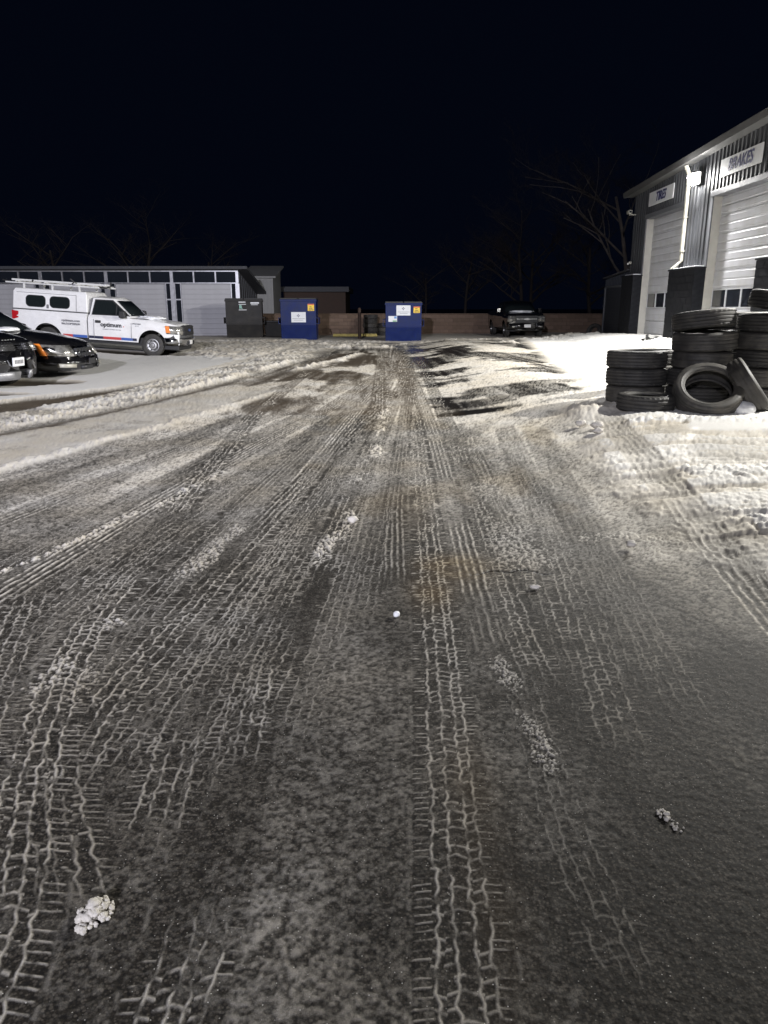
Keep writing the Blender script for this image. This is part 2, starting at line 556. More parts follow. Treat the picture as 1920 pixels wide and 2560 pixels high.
T([(-1.18, 1.5), (-1.52, 2.4), (-1.8, 3.3)], .13, 'block', .8, y1=4.2, seed=21)
T([(-.34, 1.9), (-.32, 2.6), (-.26, 3.6), (-.16, 5)], .12, 'block', .55, y0=2.2, y1=5.2, clear=.3, seed=60)
T([(-.95, 1.8), (-.92, 2.6), (-.80, 3.8), (-.66, 5.2)], .125, 'block', .7, y0=2.0, y1=6, clear=.3, seed=61)
T([(-.66, 1.6), (-.64, 2.4), (-.60, 3.4), (-.5, 5)], .12, 'block', .6, y0=1.9, y1=5.5, clear=.3, seed=62)
T([(-1.75, 2.6), (-1.62, 3.6), (-1.45, 5), (-1.2, 7)], .12, 'block', .6, y0=2.8, y1=7.5, clear=.3, seed=63)
T([(.62, 1.0), (.56, 1.9), (.58, 3)], .11, 'block', .4, y0=1.2, y1=3.2, clear=.15, seed=64)
T([(-.25, 4.2), (-.12, 6.5), (.1, 10)], .12, 'block', .6, y0=4.3, y1=11, clear=.35, seed=50)
T([(-.62, 5), (-.42, 7.5), (-.2, 10.5)], .12, 'block', .5, y0=5, y1=11, clear=.3, seed=51)
T([(-1.15, 6), (-.85, 9), (-.6, 11)], .12, 'rib', .6, y0=5.5, y1=14, clear=.3, seed=52)
T([(.95, 5), (1.05, 7.5), (1.1, 9.5)], .12, 'rib', .5, y0=4.2, y1=10, clear=.2, seed=53)
T([(-.15, 3.0), (-.1, 4.2), (0.0, 6.0)], .12, 'block', .45, y0=3.3, y1=7, clear=.25, seed=54)
T([(1.15, 2.0), (1.42, 4.5), (1.7, 7)], .13, 'block', .4, y0=2.4, y1=7.5, clear=.25, seed=55)

# --- loose crumbs pushed up between the tracks
def strip(pts, wd, y0, y1):
    c, _ = line(Y, pts)
    br_ = ss(.36, .60, fbm(X * 2.3 + 5, Y * 1.7 + 3, 3))
    wd = wd * (.6 + 1.5 * n_lo)
    return np.exp(-((X - c + ew * .22) / wd) ** 2) * (.25 + .85 * br_) * ss(y0, y0 + .5, Y) * (1 - ss(y1 - .8, y1, Y))


patch(strip([(0.0, 10.93), (-0.14, 7.53), (-0.21, 5.85), (-0.33, 5.07), (-0.42, 4.56)], .055, 4.1, 12.5) * (.55 + .9 * n_md), .8, 24)
patch(strip([(0.02, 12.5), (-0.10, 8.5), (-0.18, 6.5)], .10, 6.2, 11.5) * .75, .8, 10)
patch(strip([(0.58, 3.5), (0.52, 3.1), (0.56, 2.6), (.60, 2.1)], .035, 2.0, 3.7) * (.5 + .9 * n_md), .5, 52)
patch(strip([(.52, 1.95), (.50, 1.5), (.53, 1.1)], .045, 1.0, 2.1) * (.3 + .8 * n_md), .35, 60)
patch(strip([(0.88, 3.6), (0.80, 2.9)], .03, 2.7, 3.7) * .9, .4, 52)
patch(strip([(-1.45, 7.8), (-1.75, 6.2), (-2.15, 4.7), (-2.4, 4.0)], .045, 3.8, 7.6) * (.5 + n_md), .8, 17)
patch(strip([(-.9, 6), (-1.2, 4.2), (-1.38, 3.2)], .07, 2.5, 6) * .75, .6, 24)
patch(strip([(-1.25, 3.2), (-1.22, 2.4), (-1.1, 2.0)], .05, 1.9, 3.6) * .7, .4, 34)
patch(strip([(1.05, 8.5), (.95, 6), (.9, 4.5)], .20, 4.0, 9.5) * .65, .5, 24)
patch(ss(.5, .62, n_md) * .5 * (1 - ss(.3, .8, np.abs(X))) * ss(4, 7, Y) * (1 - ss(9, 11, Y)), .4, 22)

# --- the snow on the right: rippled, broken, with a smooth sheet before the tyres
m_r = ss(-.10, .30, X - RE + ew * .55)
rip = fbm(X * .9 + 4, Y * 7.5 + .6 * np.sin(X * 2), 3)
cover(m_r * (.45 + .55 * ss(.30, .52, rip + .25 * (n_hi - .5))), .02, .97, .014, cscale=17)
hgt += m_r * .026 * (rip - .5) * (1 - ss(8.0, 8.6, Y))
rough1 = m_r * np.exp(-((Y - 6.15 + (n_lo - .5) * .5) / .35) ** 2) * ss(2.3, 2.7, X)
rough2 = m_r * np.exp(-((Y - 4.9 + (n_lo - .5) * .5) / .42) ** 2) * ss(2.25, 2.6, X)
cover(np.clip(rough1 + rough2, 0, 1), .008, .98, .034, cscale=13)
smooth_r = ss(2.9, 3.4, X - .25 * (Y - 8)) * ss(7.55, 7.75, Y + (n_md - .5) * .3) * (1 - ss(8.15, 8.4, Y + (n_md - .5) * .4))
cover(smooth_r, .028, 1.0, 0)
hgt -= smooth_r * (hgt - .06) * .8
foot = ss(2.4, 2.9, X) * np.exp(-((Y - 8.42 + (n_lo - .5) * .35) / .17) ** 2)
cover(foot * .95, .02, 1.0, .055, cscale=10)
base_t = ss(2.7, 3.3, X - .12 * (Y - 9)) * ss(8.6, 9.0, Y)
cover(base_t, .03, 1.0, .012)
mound = np.exp(-(((X - 2.62) / .28) ** 2 + ((Y - 9.75) / .50) ** 2))
cover(np.clip(mound * 1.25, 0, 1), .07, .9, .03, cscale=9)
T([(1.90, 2.6), (2.04, 3.58), (2.22, 4.96), (2.42, 6.68), (2.62, 8.4), (2.80, 9.4)], .16, 'rib', 1.0, y0=2.9, y1=9.6, clear=.45, grooves=(-.72, -.36, 0, .36, .72), seed=40)
T([(2.02, 2.6), (2.2, 3.6), (2.36, 4.6)], .15, 'block', .9, y0=2.8, y1=5.2, clear=.5, seed=41)
hgt -= .012 * np.exp(-((X - line(Y, [(1.90, 2.6), (2.04, 3.58), (2.22, 4.96), (2.42, 6.68), (2.62, 8.4), (2.80, 9.4)])[0]) / .15) ** 2) * ss(3, 3.5, Y) * (1 - ss(9.2, 9.6, Y))
lip = ss(1.2, 1.5, X) * (1 - ss(1.9, 2.2, X)) * np.exp(-((Y - 4.75 - .12 * np.sin(X * 5) + ew * .4) / .09) ** 2)
patch(lip, .6, 22)

# --- drift against the workshop and streaked tracks in front of its doors
drift = ss(0, .8, X - line(Y, [(4.1, 13), (6.0, 16), (7.2, 20), (7.6, 26), (7.0, 32)])[0] + (n_md - .5) * .9) * ss(11, 13, Y) * (1 - ss(34, 36, Y))
cover(drift, .05, 1.0, .018, cscale=5)
hgt += drift * .18 * ss(7.0, 9.6, X)
dl = np.exp(-((X - 6.2 - .1 * np.sin(Y)) / .5) ** 2) * ss(17, 19, Y) * (1 - ss(26, 30, Y))
cover(np.clip(dl * .9, 0, 1), .03, .95, .10, cscale=4)

# --- left: brown bare strip, ploughed ridge, smooth deep snow
bare = ss(-.1, .25, X - BH + ew * .3) * (1 - ss(-.1, .1, X - RH)) * (1 - ss(14.6, 16.2, Y))
snow *= 1 - .92 * bare; brown = np.maximum(brown, bare); wet = np.maximum(wet, bare * .3)
lots = (1 - ss(-.25, .1, X - np.minimum(BH, RH + .05) + ew * .30)) * ss(8.5, 10, Y)
cover(lots, .05, 1.0, 0)
hgt -= lots * (hgt - (.055 + .02 * (n_lo - .5) + .012 * (n_md - .5))) * .92
for (cx, cy, rx, ry) in ((-8.9, 15.6, 2.6, .8), (-8.4, 13.4, 1.9, .55), (-8.5, 25.3, 2.6, .75), (-6.6, 24.9, .9, .42)):  # bare melted ground under the vehicles, their ground shadows painted in as well
    e = ((X - cx) / rx) ** 2 + ((Y - cy) / ry) ** 2 + (n_md - .5) * .5
    b_ = 1 - ss(.75, 1.1, e)
    snow *= 1 - .93 * b_; brown = np.maximum(brown, .55 * b_); hgt -= b_ * np.maximum(hgt, 0) * .9
ridge = ss(-.12, .22, X - RH + ew * .5) * (1 - ss(-.25, .06, X - RL + ew * .5)) * ss(8, 9, Y) * (1 - ss(24, 30, Y))
mid = np.clip((X - RH) / np.maximum(RL - RH, .2), 0, 1)
cover(ridge * (.30 + .70 * ss(.40, .54, n_md + .3 * (n_hi - .5) + .5 * (n_lo - .5))), .012, .96, .045, cscale=12)
hgt += ridge * .016 * np.sin(PI * mid)
rr2 = np.exp(-((X - RL + .12 + ew * .4) / .16) ** 2) * ss(13, 15, Y) * (1 - ss(22, 24, Y)) * ss(.42, .55, fbm(X * .4, Y * .35 + 9, 2))
cover(rr2 * .95, .04, .95, .08, cscale=6)
r3 = np.exp(-((X - line(Y, [(-2.4, 18.5), (-1.2, 24), (-.7, 27)])[0] + ew * .4) / .16) ** 2) * ss(18.5, 19.5, Y) * (1 - ss(26, 27, Y))
cover(r3 * .95, .03, .95, .08, cscale=6)
rough_far = (1 - ss(-.4, .4, X - line(Y, [(-3.3, 23), (-2.2, 28), (-1.2, 31)])[0] + ew)) * ss(22, 25, Y + (n_md - .5) * 4 + .6 * (X + 4)) * ss(-8.0, -6.2, X + .2 * (Y - 26)) * (1 - ss(34, 36, Y))
cover(rough_far * (.6 + .4 * ss(.35, .5, n_md)), .03, .88, .07, cscale=5)
for (yy, x0, x1, a) in ((30.3, -2.5, .6, .16), (32.6, -4.5, 9.5, .10), (33.6, 2.5, 9.0, .12), (29.2, 4.2, 5.2, .12)):
    q = np.exp(-((Y - yy - .35 * np.sin(X * .9) - (n_lo - .5) * 1.2) / .35) ** 2) * ss(x0, x0 + .4, X) * (1 - ss(x1 - .4, x1, X)) * ss(.28, .45, n_md)
    cover(np.clip(q, 0, 1) * .95, .03, .95, a, cscale=3.5)
back = ss(33.8, 34.6, Y + (n_md - .5) * .8)
cover(back * .95, .06, .9, .012)

# --- the seam, the crack and the stain
seam = np.exp(-((X - line(Y, [(.062, 1.3), (.10, 2.2), (.135, 3.2), (.20, 5.7)])[0]) / .004) ** 2) * (1 - ss(5, 6, Y))
hgt -= seam * .002 * n_md
jl = np.exp(-((Y - jt) / .035) ** 2) * ss(-2.4, -2.0, X) * (1 - ss(.9, 1.4, X))
snow *= 1 - .55 * jl; hgt -= .006 * jl
cy = 4.23 + .035 * np.sin(X * 9 + 1) + .02 * np.sin(X * 31) + .05 * (n_md - .5)
crk = np.exp(-((Y - cy) / .014) ** 2) * ss(.45, .6, X) * (1 - ss(.98, 1.05, X))
snow *= 1 - crk; hgt -= .007 * crk; wet = np.maximum(wet, crk)
st = np.exp(-(((X - .42) / .24) ** 2 + ((Y - 4.28) / .26) ** 2)) + .7 * np.exp(-(((X - .27) / .12) ** 2 + ((Y - 3.9) / .25) ** 2)) + .35 * np.exp(-(((X - .30) / .09) ** 2 + ((Y - 1.9) / .5) ** 2))
stain = np.clip(st * (.35 + 1.3 * (n_md - .2)), 0, 1)
stain = np.maximum(stain, .30 * ss(.52, .66, fbm(X * 1.6 + 70, Y * .7, 3)) * ss(4.5, 6, Y) * (1 - ss(10, 13, Y)) * (np.abs(X - .4) < 1.6))
Z = gz(X, Y) + hgt


def grid_part(name, mask_q, mat_):
    r, c = np.nonzero(mask_q)
    a = r * NC + c
    q = np.stack([a, a + 1, a + NC + 1, a + NC], 1)
    u, inv = np.unique(q.ravel(), return_inverse=True)
    me = bpy.data.meshes.new(name)
    me.vertices.add(u.size)
    me.vertices.foreach_set('co', np.stack([X[u], Y[u], Z[u]], 1).astype(np.float32).ravel())
    nq = q.shape[0]
    me.loops.add(nq * 4)
    me.loops.foreach_set('vertex_index', inv.astype(np.int32).ravel())
    me.polygons.add(nq)
    me.polygons.foreach_set('loop_start', (np.arange(nq) * 4).astype(np.int32))
    me.polygons.foreach_set('use_smooth', np.ones(nq, bool))
    for an, arr in (('snow', snow), ('brown', brown), ('wet', wet), ('stain', stain)):
        at = me.attributes.new(an, 'FLOAT', 'POINT')
        at.data.foreach_set('value', np.clip(arr[u], 0, 1).astype(np.float32))
    me.update(calc_edges=True)
    me.materials.append(mat_)
    o = link(name, me)
    o['kind'] = 'structure'
    return o


def ground_material():
    m, nt, p = nodes_of('snow_on_asphalt')
    N, L = nt.nodes, nt.links

    def attr(n):
        a = N.new('ShaderNodeAttribute'); a.attribute_name = n
        return a.outputs['Fac']

    def mixc(f, a, b, mode='MIX'):
        x = N.new('ShaderNodeMix'); x.data_type = 'RGBA'; x.blend_type = mode
        for s, v in (('Factor', f), ('A', a), ('B', b)):
            if isinstance(v, (tuple, float, int)): x.inputs[s].default_value = v if not isinstance(v, tuple) else (*v, 1)
            else: L.new(v, x.inputs[s])
        return x.outputs['Result']

    def noise(sc, det=4, ro=.5):
        t = N.new('ShaderNodeTexNoise'); t.inputs['Scale'].default_value = sc; t.inputs['Detail'].default_value = det
        t.inputs['Roughness'].default_value = ro
        L.new(tc.outputs['Object'], t.inputs['Vector'])
        return t.outputs['Fac']

    def rng(v, a, b, c, d):
        t = N.new('ShaderNodeMapRange')
        for s, q in zip(('From Min', 'From Max', 'To Min', 'To Max'), (a, b, c, d)): t.inputs[s].default_value = q
        L.new(v, t.inputs['Value'])
        return t.outputs['Result']

    def math_(op, a, b):
        t = N.new('ShaderNodeMath'); t.operation = op
        for i, v in enumerate((a, b)):
            if isinstance(v, (int, float)): t.inputs[i].default_value = v
            else: L.new(v, t.inputs[i])
        return t.outputs[0]

    tc = N.new('ShaderNodeTexCoord')
    s, br, we, sta = attr('snow'), attr('brown'), attr('wet'), attr('stain')
    agg = noise(140, 3, .6)
    med = noise(3.0, 6)
    vo = N.new('ShaderNodeTexVoronoi'); vo.inputs['Scale'].default_value = 140; L.new(tc.outputs['Object'], vo.inputs['Vector'])
    vr = N.new('ShaderNodeSeparateColor'); L.new(vo.outputs['Color'], vr.inputs['Color'])
    asph = mixc(rng(agg, .3, .7, 0, 1), (.011, .0098, .0082), (.032, .028, .0225))
    asph = mixc(rng(vr.outputs[0], .50, .95, 0, .55), asph, (.11, .098, .082))
    asph = mixc(rng(vo.outputs['Distance'], .45, .75, 0, .8), asph, (.008, .008, .008))
    conc = mixc(rng(med, .3, .7, 0, 1), (.075, .058, .040), (.125, .098, .068))
    c = mixc(br, asph, conc)
    c = mixc(math_('MULTIPLY', we, .6), c, (.012, .012, .013))
    c = mixc(math_('MULTIPLY', sta, .8), c, (.075, .045, .016))
    v2 = N.new('ShaderNodeTexVoronoi'); v2.inputs['Scale'].default_value = 210; L.new(tc.outputs['Object'], v2.inputs['Vector'])
    v2s = N.new('ShaderNodeSeparateColor'); L.new(v2.outputs['Color'], v2s.inputs['Color'])
    c = mixc(math_('MULTIPLY', rng(v2s.outputs[1], .984, .996, 0, .8), rng(v2.outputs['Distance'], .25, .45, 1, 0)), c, (.6, .58, .54))
    fine = noise(420, 2, .7)
    sn = mixc(rng(fine, .3, .7, 0, 1), (.60, .585, .555), (.80, .80, .79))
    sn = mixc(math_('MULTIPLY', rng(noise(1.3, 5), .35, .7, .35, .75), rng(s, .93, .99, 1, .08)), sn, (.58, .51, .39))
    sn = mixc(math_('MULTIPLY', sta, .75), sn, (.46, .35, .16))
    f = math_('ADD', s, math_('MULTIPLY', math_('SUBTRACT', fine, .5), math_('MULTIPLY', math_('MULTIPLY', s, math_('SUBTRACT', 1.0, s)), 2.2)))
    f = rng(f, .04, .92, 0, 1)
    c = mixc(f, c, sn)
    L.new(c, p.inputs['Base Color'])
    ro = mixc(f, mixc(we, (.76, .76, .76), (.16, .16, .16)), (.72, .72, .72))
    L.new(ro, p.inputs['Roughness'])
    L.new(math_('ADD', .12, math_('MULTIPLY', we, .4)), p.inputs['Specular IOR Level'])
    b = N.new('ShaderNodeBump'); b.inputs['Strength'].default_value = .4; b.inputs['Distance'].default_value = .003
    L.new(noise(190, 3, .6), b.inputs['Height'])
    L.new(b.outputs['Normal'], p.inputs['Normal'])
    return m


M_ground = ground_material()
Xq = (X.reshape(Yg.shape)[:-1, :-1]); Yq = Yg[:-1, :-1]
zl = (X < RL).reshape(Yg.shape)[:-1, :-1] & (Yq > 9)
zr = ((X > RE).reshape(Yg.shape)[:-1, :-1]) & (Yq > 4.4) & (Yq < 34.5)
grid_part('parking_lot', zl, M_ground)
grid_part('snowy_forecourt', zr, M_ground)
grid_part('road', ~(zl | zr), M_ground)

# the wide ground under and around it, out to the horizon
gx = sorted(set([-900, -300, -120, -60] + list(np.arange(-40, 41, 2.0)) + [60, 120, 300, 900]))
gy_ = sorted(set([-900, -300, -120, -60] + list(np.arange(-40, 61, 2.0)) + [80, 120, 300, 900]))
mb = MB()
for y in gy_:
    for x in gx:
        ins = (abs(x) < .62 + .6 * y) and .8 < y < 46.5
        mb.v.append((x, y, float(gz(x, y)) - (.14 if (.0 < y < 48 and abs(x) < 3 + .6 * y) else .0)))
nx = len(gx)
for j in range(len(gy_) - 1):
    for i in range(nx - 1):
        mb.f.append((j * nx + i, j * nx + i + 1, (j + 1) * nx + i + 1, (j + 1) * nx + i))
M_far = mat('far_ground', (.10, .098, .094), .85, var=.5, scale=.8, dirt=(.5, .5, .5), dirt_amt=.6, dscale=.6)
tag(mb.build('ground', M_far, smooth=True, angle=180), kind='structure')


# ------------------------------------------------------------------ lamps
def fixture(name, loc, label, group, power, spill=0.0):
    """a wall pack: back box, hood, lit lens and its lamp; faces -X"""
    t = tag(empty(name, loc), label, 'lamp', group)
    MB().box(-.10, .0, -.24, .24, -.14, .20).build('back_box', M_trim, t, bevel=.01)
    MB().hexa([(-.12, -.25, .21), (0, -.25, .21), (0, .25, .21), (-.12, .25, .21)],
              [(-.37, -.23, .165), (-.31, -.23, .23), (-.31, .23, .23), (-.37, .23, .165)]).build('hood', M_trim, t)
    MB().hexa([(-.30, -.22, -.10), (-.11, -.22, -.13), (-.11, .22, -.13), (-.30, .22, -.10)],
              [(-.345, -.22, .155), (-.11, -.22, .19), (-.11, .22, .19), (-.345, .22, .155)]).build('lens', emit(name + '_lit_lens', WALL_LAMP_COL, 120), t, bevel=.02)
    if spill:      # light leaving the sides of the lens, over the wall beside it
        l = bpy.data.lights.new(name + '_side_light', 'POINT'); l.energy = spill; l.color = FAR_LAMP_COL; l.shadow_soft_size = .12
        lo = bpy.data.objects.new('side_light', l); COL.objects.link(lo); lo.parent = t; lo.location = (-.50, -.05, .02)
    l = bpy.data.lights.new(name + '_light', 'SPOT'); l.spot_size = math.radians(172); l.spot_blend = .45
    l.energy = power; l.color = FAR_LAMP_COL if power == FAR_LAMP_W else WALL_LAMP_COL; l.shadow_soft_size = .10
    lo = bpy.data.objects.new('light', l); COL.objects.link(lo); lo.parent = t; lo.location = (-.40, 0, .05)
    lo.rotation_euler = Vector((-.82, -.12, -.56)).to_track_quat('-Z', 'Y').to_euler()
    return t


fixture('wall_lamp', (9.93, 25.15, 5.42), 'lit white flood lamp under the eave between the two garage doors', 'flood lamps on the workshop wall', FAR_LAMP_W, 130.0)
fixture('wall_lamp', (9.93, 10.2, 5.4), 'lit flood lamp on the workshop wall nearest the camera', 'flood lamps on the workshop wall', WALL_LAMP_W)

fixture('wall_lamp', (9.93, 17.9, 5.45), 'unseen flood lamp added on the workshop wall between the other two', 'flood lamps on the workshop wall', ADDED_LAMP_W)  # added out of view to brighten the lot and the lane

# pole lamp of the yard behind the camera: it lights the parked cars from the front
t = tag(empty('yard_lamp', (-4.5, -14, 0)), 'grey pole lamp at the near end of the yard', 'lamp')
M_galv = mat('galvanised', (.30, .31, .32), .45, .7, var=.2)
MB().tube([(0, 0, -.1), (0, 0, 7.9)], [.07, .05], 12).build('pole', M_galv, t, smooth=True)
MB().box(-.06, .06, -.02, .5, 7.85, 7.92).build('arm', M_galv, t)
MB().box(-.16, .16, .30, .75, 7.76, 7.86).build('lamp_head', M_trim, t, bevel=.02)
l = bpy.data.lights.new('yard_lamp_light', 'SPOT'); l.spot_size = math.radians(75); l.spot_blend = 1.0; l.energy = YARD_LAMP_W; l.color = YARD_LAMP_COL; l.shadow_soft_size = .15
lo = bpy.data.objects.new('light', l); COL.objects.link(lo); lo.parent = t; lo.location = (0, .55, 7.6)
lo.rotation_euler = Vector((-7.5, 36, -6.4)).to_track_quat('-Z', 'Y').to_euler()
# ------------------------------------------------------------------ workshop on the right
WX = 10.0                    # plane of its siding, facing -X


def roof_z(y):
    return 5.95 + (31.6 - y) * .036


M_side = mat('dark_siding', (.050, .053, .060), .48, .3, var=.15, scale=2.5, dirt=(.12, .12, .12), dirt_amt=.25, dscale=1.2)
M_jamb = mat('jamb_tan', (.42, .41, .38), .55, var=.08)
M_header = mat('header_trim', (.14, .145, .16), .45, .3, var=.1)
M_fascia = mat('fascia_grey', (.08, .08, .08), .5, .2, var=.1, scale=2)
M_roof = mat('roof_metal', (.10, .10, .11), .5, .4, var=.15)
M_door = mat('garage_door_white', (.52, .53, .57), .45, var=.06, scale=2, dirt=(.36, .35, .33), dirt_amt=.5, dscale=1.4)
M_blk = mat('black_block', (.008, .009, .012), .7, var=.35, scale=5, bump=.4, bscale=35, dirt=(.024, .024, .027), dirt_amt=.6, dscale=3, spec=.12)
M_cream = mat('downspout_cream', (.34, .33, .29), .45, var=.08)

ws = tag(empty('workshop_building', (0, 0, 0)), 'dark corrugated workshop with two tall white garage doors and black block piers', 'building')
OPEN = [(20.2, 24.1), (26.3, 30.0), (14.1, 17.9)]
DTOP = 4.8
MB().box(10.42, 20, 2, 31.6, -.2, 6.0).build('wall', M_side, ws)
# siding: ribbed sheets, one object per sheet
def sheet(y0, y1, z0, zt0, zt1, x=WX):
    mb = MB()
    n = max(1, round((y1 - y0) / .25))
    p = []
    for i in range(n):
        a = y0 + (y1 - y0) * i / n; b = (y1 - y0) / n
        for q, dx in ((0, 0), (.34, 0), (.46, -.035), (.78, -.035), (.90, 0)):
            p.append((a + q * b, x + dx))
    p.append((y1, x))
    for (yy, xx) in p:
        zz = zt0 + (zt1 - zt0) * (yy - y0) / (y1 - y0)
        mb.v += [(xx, yy, z0), (xx, yy, zz)]
    for i in range(len(p) - 1):
        mb.f.append((2 * i, 2 * i + 2, 2 * i + 3, 2 * i + 1))
    return mb.build('siding_sheet', M_side, ws)


def strips(y0, y1, z0):
    n = max(1, round((y1 - y0) / 1.0))
    for i in range(n):
        a = y0 + (y1 - y0) * i / n; b = y0 + (y1 - y0) * (i + 1) / n
        sheet(a, b - .004, z0, roof_z(a) - .12, roof_z(b) - .12)


for (a, b) in OPEN: strips(a + .0, b, DTOP + .14)
strips(24.1, 26.3, 2.70); strips(30.0, 31.6, 2.70); strips(17.9, 20.2, 2.70); strips(2, 14.1, .2)
sh = MB()
for k, y in enumerate((31.6,)):
    sh.box(10.0, 20, 31.58, 31.66, 0, 5.85)
sh.build('end_wall', M_side, ws)
# roof, fascia, gutter
MB().hexa([(9.62, 2, roof_z(2)), (20, 2, roof_z(2)), (20, 31.9, roof_z(31.9)), (9.62, 31.9, roof_z(31.9))],
          [(9.62, 2, roof_z(2) + .06), (20, 2, roof_z(2) + .06), (20, 31.9, roof_z(31.9) + .06), (9.62, 31.9, roof_z(31.9) + .06)]).build('roof', M_roof, ws)
MB().hexa([(9.60, 2, roof_z(2) - .16), (9.70, 2, roof_z(2) - .16), (9.70, 31.9, roof_z(31.9) - .16), (9.60, 31.9, roof_z(31.9) - .16)],
          [(9.56, 2, roof_z(2) + .02), (9.70, 2, roof_z(2) + .02), (9.70, 31.9, roof_z(31.9) + .02), (9.56, 31.9, roof_z(31.9) + .02)]).build('gutter', M_fascia, ws)
MB().hexa([(9.70, 2, roof_z(2) - .14), (9.99, 2, roof_z(2) - .14), (9.99, 31.9, roof_z(31.9) - .14), (9.70, 31.9, roof_z(31.9) - .14)],
          [(9.70, 2, roof_z(2) - .11), (9.99, 2, roof_z(2) - .11), (9.99, 31.9, roof_z(31.9) - .11), (9.70, 31.9, roof_z(31.9) - .11)]).build('soffit', M_fascia, ws)
# garage doors of ribbed sections
FZ = .12
sec_h = (1.545 - FZ) / 3
zs = [FZ, FZ + sec_h, FZ + 2 * sec_h, 1.545, 2.12]
while zs[-1] < DTOP - .3: zs.append(min(DTOP, zs[-1] + .536))
zs[-1] = DTOP


def section_mesh(L, h):
    mb = MB()
    # ribbed front: (dx, z)
    pr = [(0, .006), (-.0, h * .10), (-.012, h * .13), (-.012, h * .44), (0, h * .47), (0, h * .53), (-.012, h * .56), (-.012, h * .87), (0, h * .90), (0, h - .006)]
    m = len(pr)
    for yy in (0, L):
        for dx, z in pr: mb.v.append((dx, yy, z))
    for i in range(m - 1): mb.f.append((i, i + 1, m + i + 1, m + i))
    mb.box(.002, .045, 0, L, .006, h - .006)
    return mb.mesh('door_section')


for (a, b) in OPEN[:2]:
    gd = empty('garage_door', (10.26, a, 0), parent=ws)
    L_ = b - a
    shared = {}
    for i in range(len(zs) - 1):
        h = zs[i + 1] - zs[i]
        if i == 3:
            n = 4
            fr = MB()
            fr.box(-.012, .03, 0, L_, zs[3], zs[3] + .035); fr.box(-.012, .03, 0, L_, zs[4] - .04, zs[4])
            for k in range(n + 1):
                y = L_ * k / n
                fr.box(-.014, .032, max(0, y - .035), min(L_, y + .035), zs[3] + .036, zs[4] - .041)
            fr.build('window_frame', M_door, gd)
            for k in range(n):
                MB().box(.004, .012, L_ * k / n + .04, L_ * (k + 1) / n - .04, zs[3] + .04, zs[4] - .045).build('window_pane', M_glass2, gd)
            continue
        key = round(h, 3)
        if key not in shared:
            shared[key] = section_mesh(L_, h); shared[key].materials.append(M_door)
        link('door_section', shared[key], None, gd, (0, 0, zs[i]))
for (a, b) in OPEN:
    MB().box(9.99, 10.40, b, b + .10, 0, DTOP).build('door_jamb', M_jamb, ws)
    MB().box(9.99, 10.40, a - .10, a, 0, DTOP).build('door_jamb', M_jamb, ws)
    MB().box(9.93, 10.40, a - .15, b + .15, DTOP, DTOP + .16).build('door_header', M_header, ws, bevel=.01)
    MB().box(9.955, 9.998, b + .0, b + .16, 2.75, DTOP).build('door_trim', M_header, ws)
    MB().box(9.955, 9.998, a - .16, a, 2.75, DTOP).build('door_trim', M_header, ws)
# block piers: every block a piece
bmesh_cache = {}
for (a, b) in ((24.12, 26.28), (30.0, 31.4), (17.92, 20.18)):
    pr = empty('block_pier', (0, 0, 0), parent=ws)
    MB().box(9.655, 10.41, a + .012, b - .012, -.1, 2.74).build('mortar', M_blk, pr)
    nb = max(2, round((b - a) / .43)); bl = (b - a) / nb
    key = (round(bl, 3))
    if key not in bmesh_cache:
        q = MB().box(0, .40, .004, bl - .004, .004, .208); bmesh_cache[key] = q.mesh('block'); bmesh_cache[key].materials.append(M_blk)
        q = MB().box(0, .40, .004, bl / 2 - .004, .004, .208); bmesh_cache[(key, 1)] = q.mesh('block'); bmesh_cache[(key, 1)].materials.append(M_blk)
    for c in range(13):
        z = -.03 + c * .213
        if c % 2 == 0:
            for k in range(nb): link('block', bmesh_cache[key], None, pr, (9.635 + rnd.uniform(-.002, .002), a + k * bl, z))
        else:
            link('block', bmesh_cache[(key, 1)], None, pr, (9.637, a, z)); link('block', bmesh_cache[(key, 1)], None, pr, (9.636, b - bl / 2, z))
            for k in range(nb - 1): link('block', bmesh_cache[key], None, pr, (9.635 + rnd.uniform(-.002, .002), a + bl / 2 + k * bl, z))
    MB().box(9.60, 10.0, a - .02, b + .02, 2.742, 2.79).build('coping', M_blk, pr, bevel=.006)
    MB().box(9.66, 9.98, a + .1, b - .3, 2.791, 2.80 + rnd.uniform(.01, .03)).build('snow_cap', M_snow, pr, bevel=.008)
# annex beyond the far corner with a roller door
M_annex = mat('annex_siding', (.030, .034, .046), .5, .2, var=.2, scale=3)
ax = tag(empty('annex_shed', (0, 0, 0)), 'low black lean-to with a slatted roller door beyond the workshop', 'shed')
MB().hexa([(10.06, 31.7, -.1), (14, 31.7, -.1), (14, 35.0, -.1), (10.06, 35.0, -.1)], [(10.06, 31.7, 3.02), (14, 31.7, 3.3), (14, 35.0, 3.1), (10.06, 35.0, 2.80)]).build('wall', M_annex, ax)
mb = MB()
for i in range(15):
    y = 31.78 + i * .22
    mb.hexa([(10.0, y, 2.5), (10.058, y, 2.5), (10.058, y + .07, 2.5), (10.0, y + .07, 2.5)], [(10.0, y, 2.99 - .067 * (y - 31.7)), (10.058, y, 2.99 - .067 * (y - 31.7)), (10.058, y + .07, 2.98 - .067 * (y - 31.7)), (10.0, y + .07, 2.98 - .067 * (y - 31.7))])
mb.build('upper_ribs', M_annex, ax)
MB().hexa([(9.9, 31.68, 3.03), (14, 31.68, 3.31), (14, 35.1, 3.11), (9.9, 35.1, 2.81)], [(9.9, 31.68, 3.08), (14, 31.68, 3.36), (14, 35.1, 3.16), (9.9, 35.1, 2.86)]).build('roof', M_roof, ax)
rd = empty('roller_door', (0, 0, 0), parent=ax)
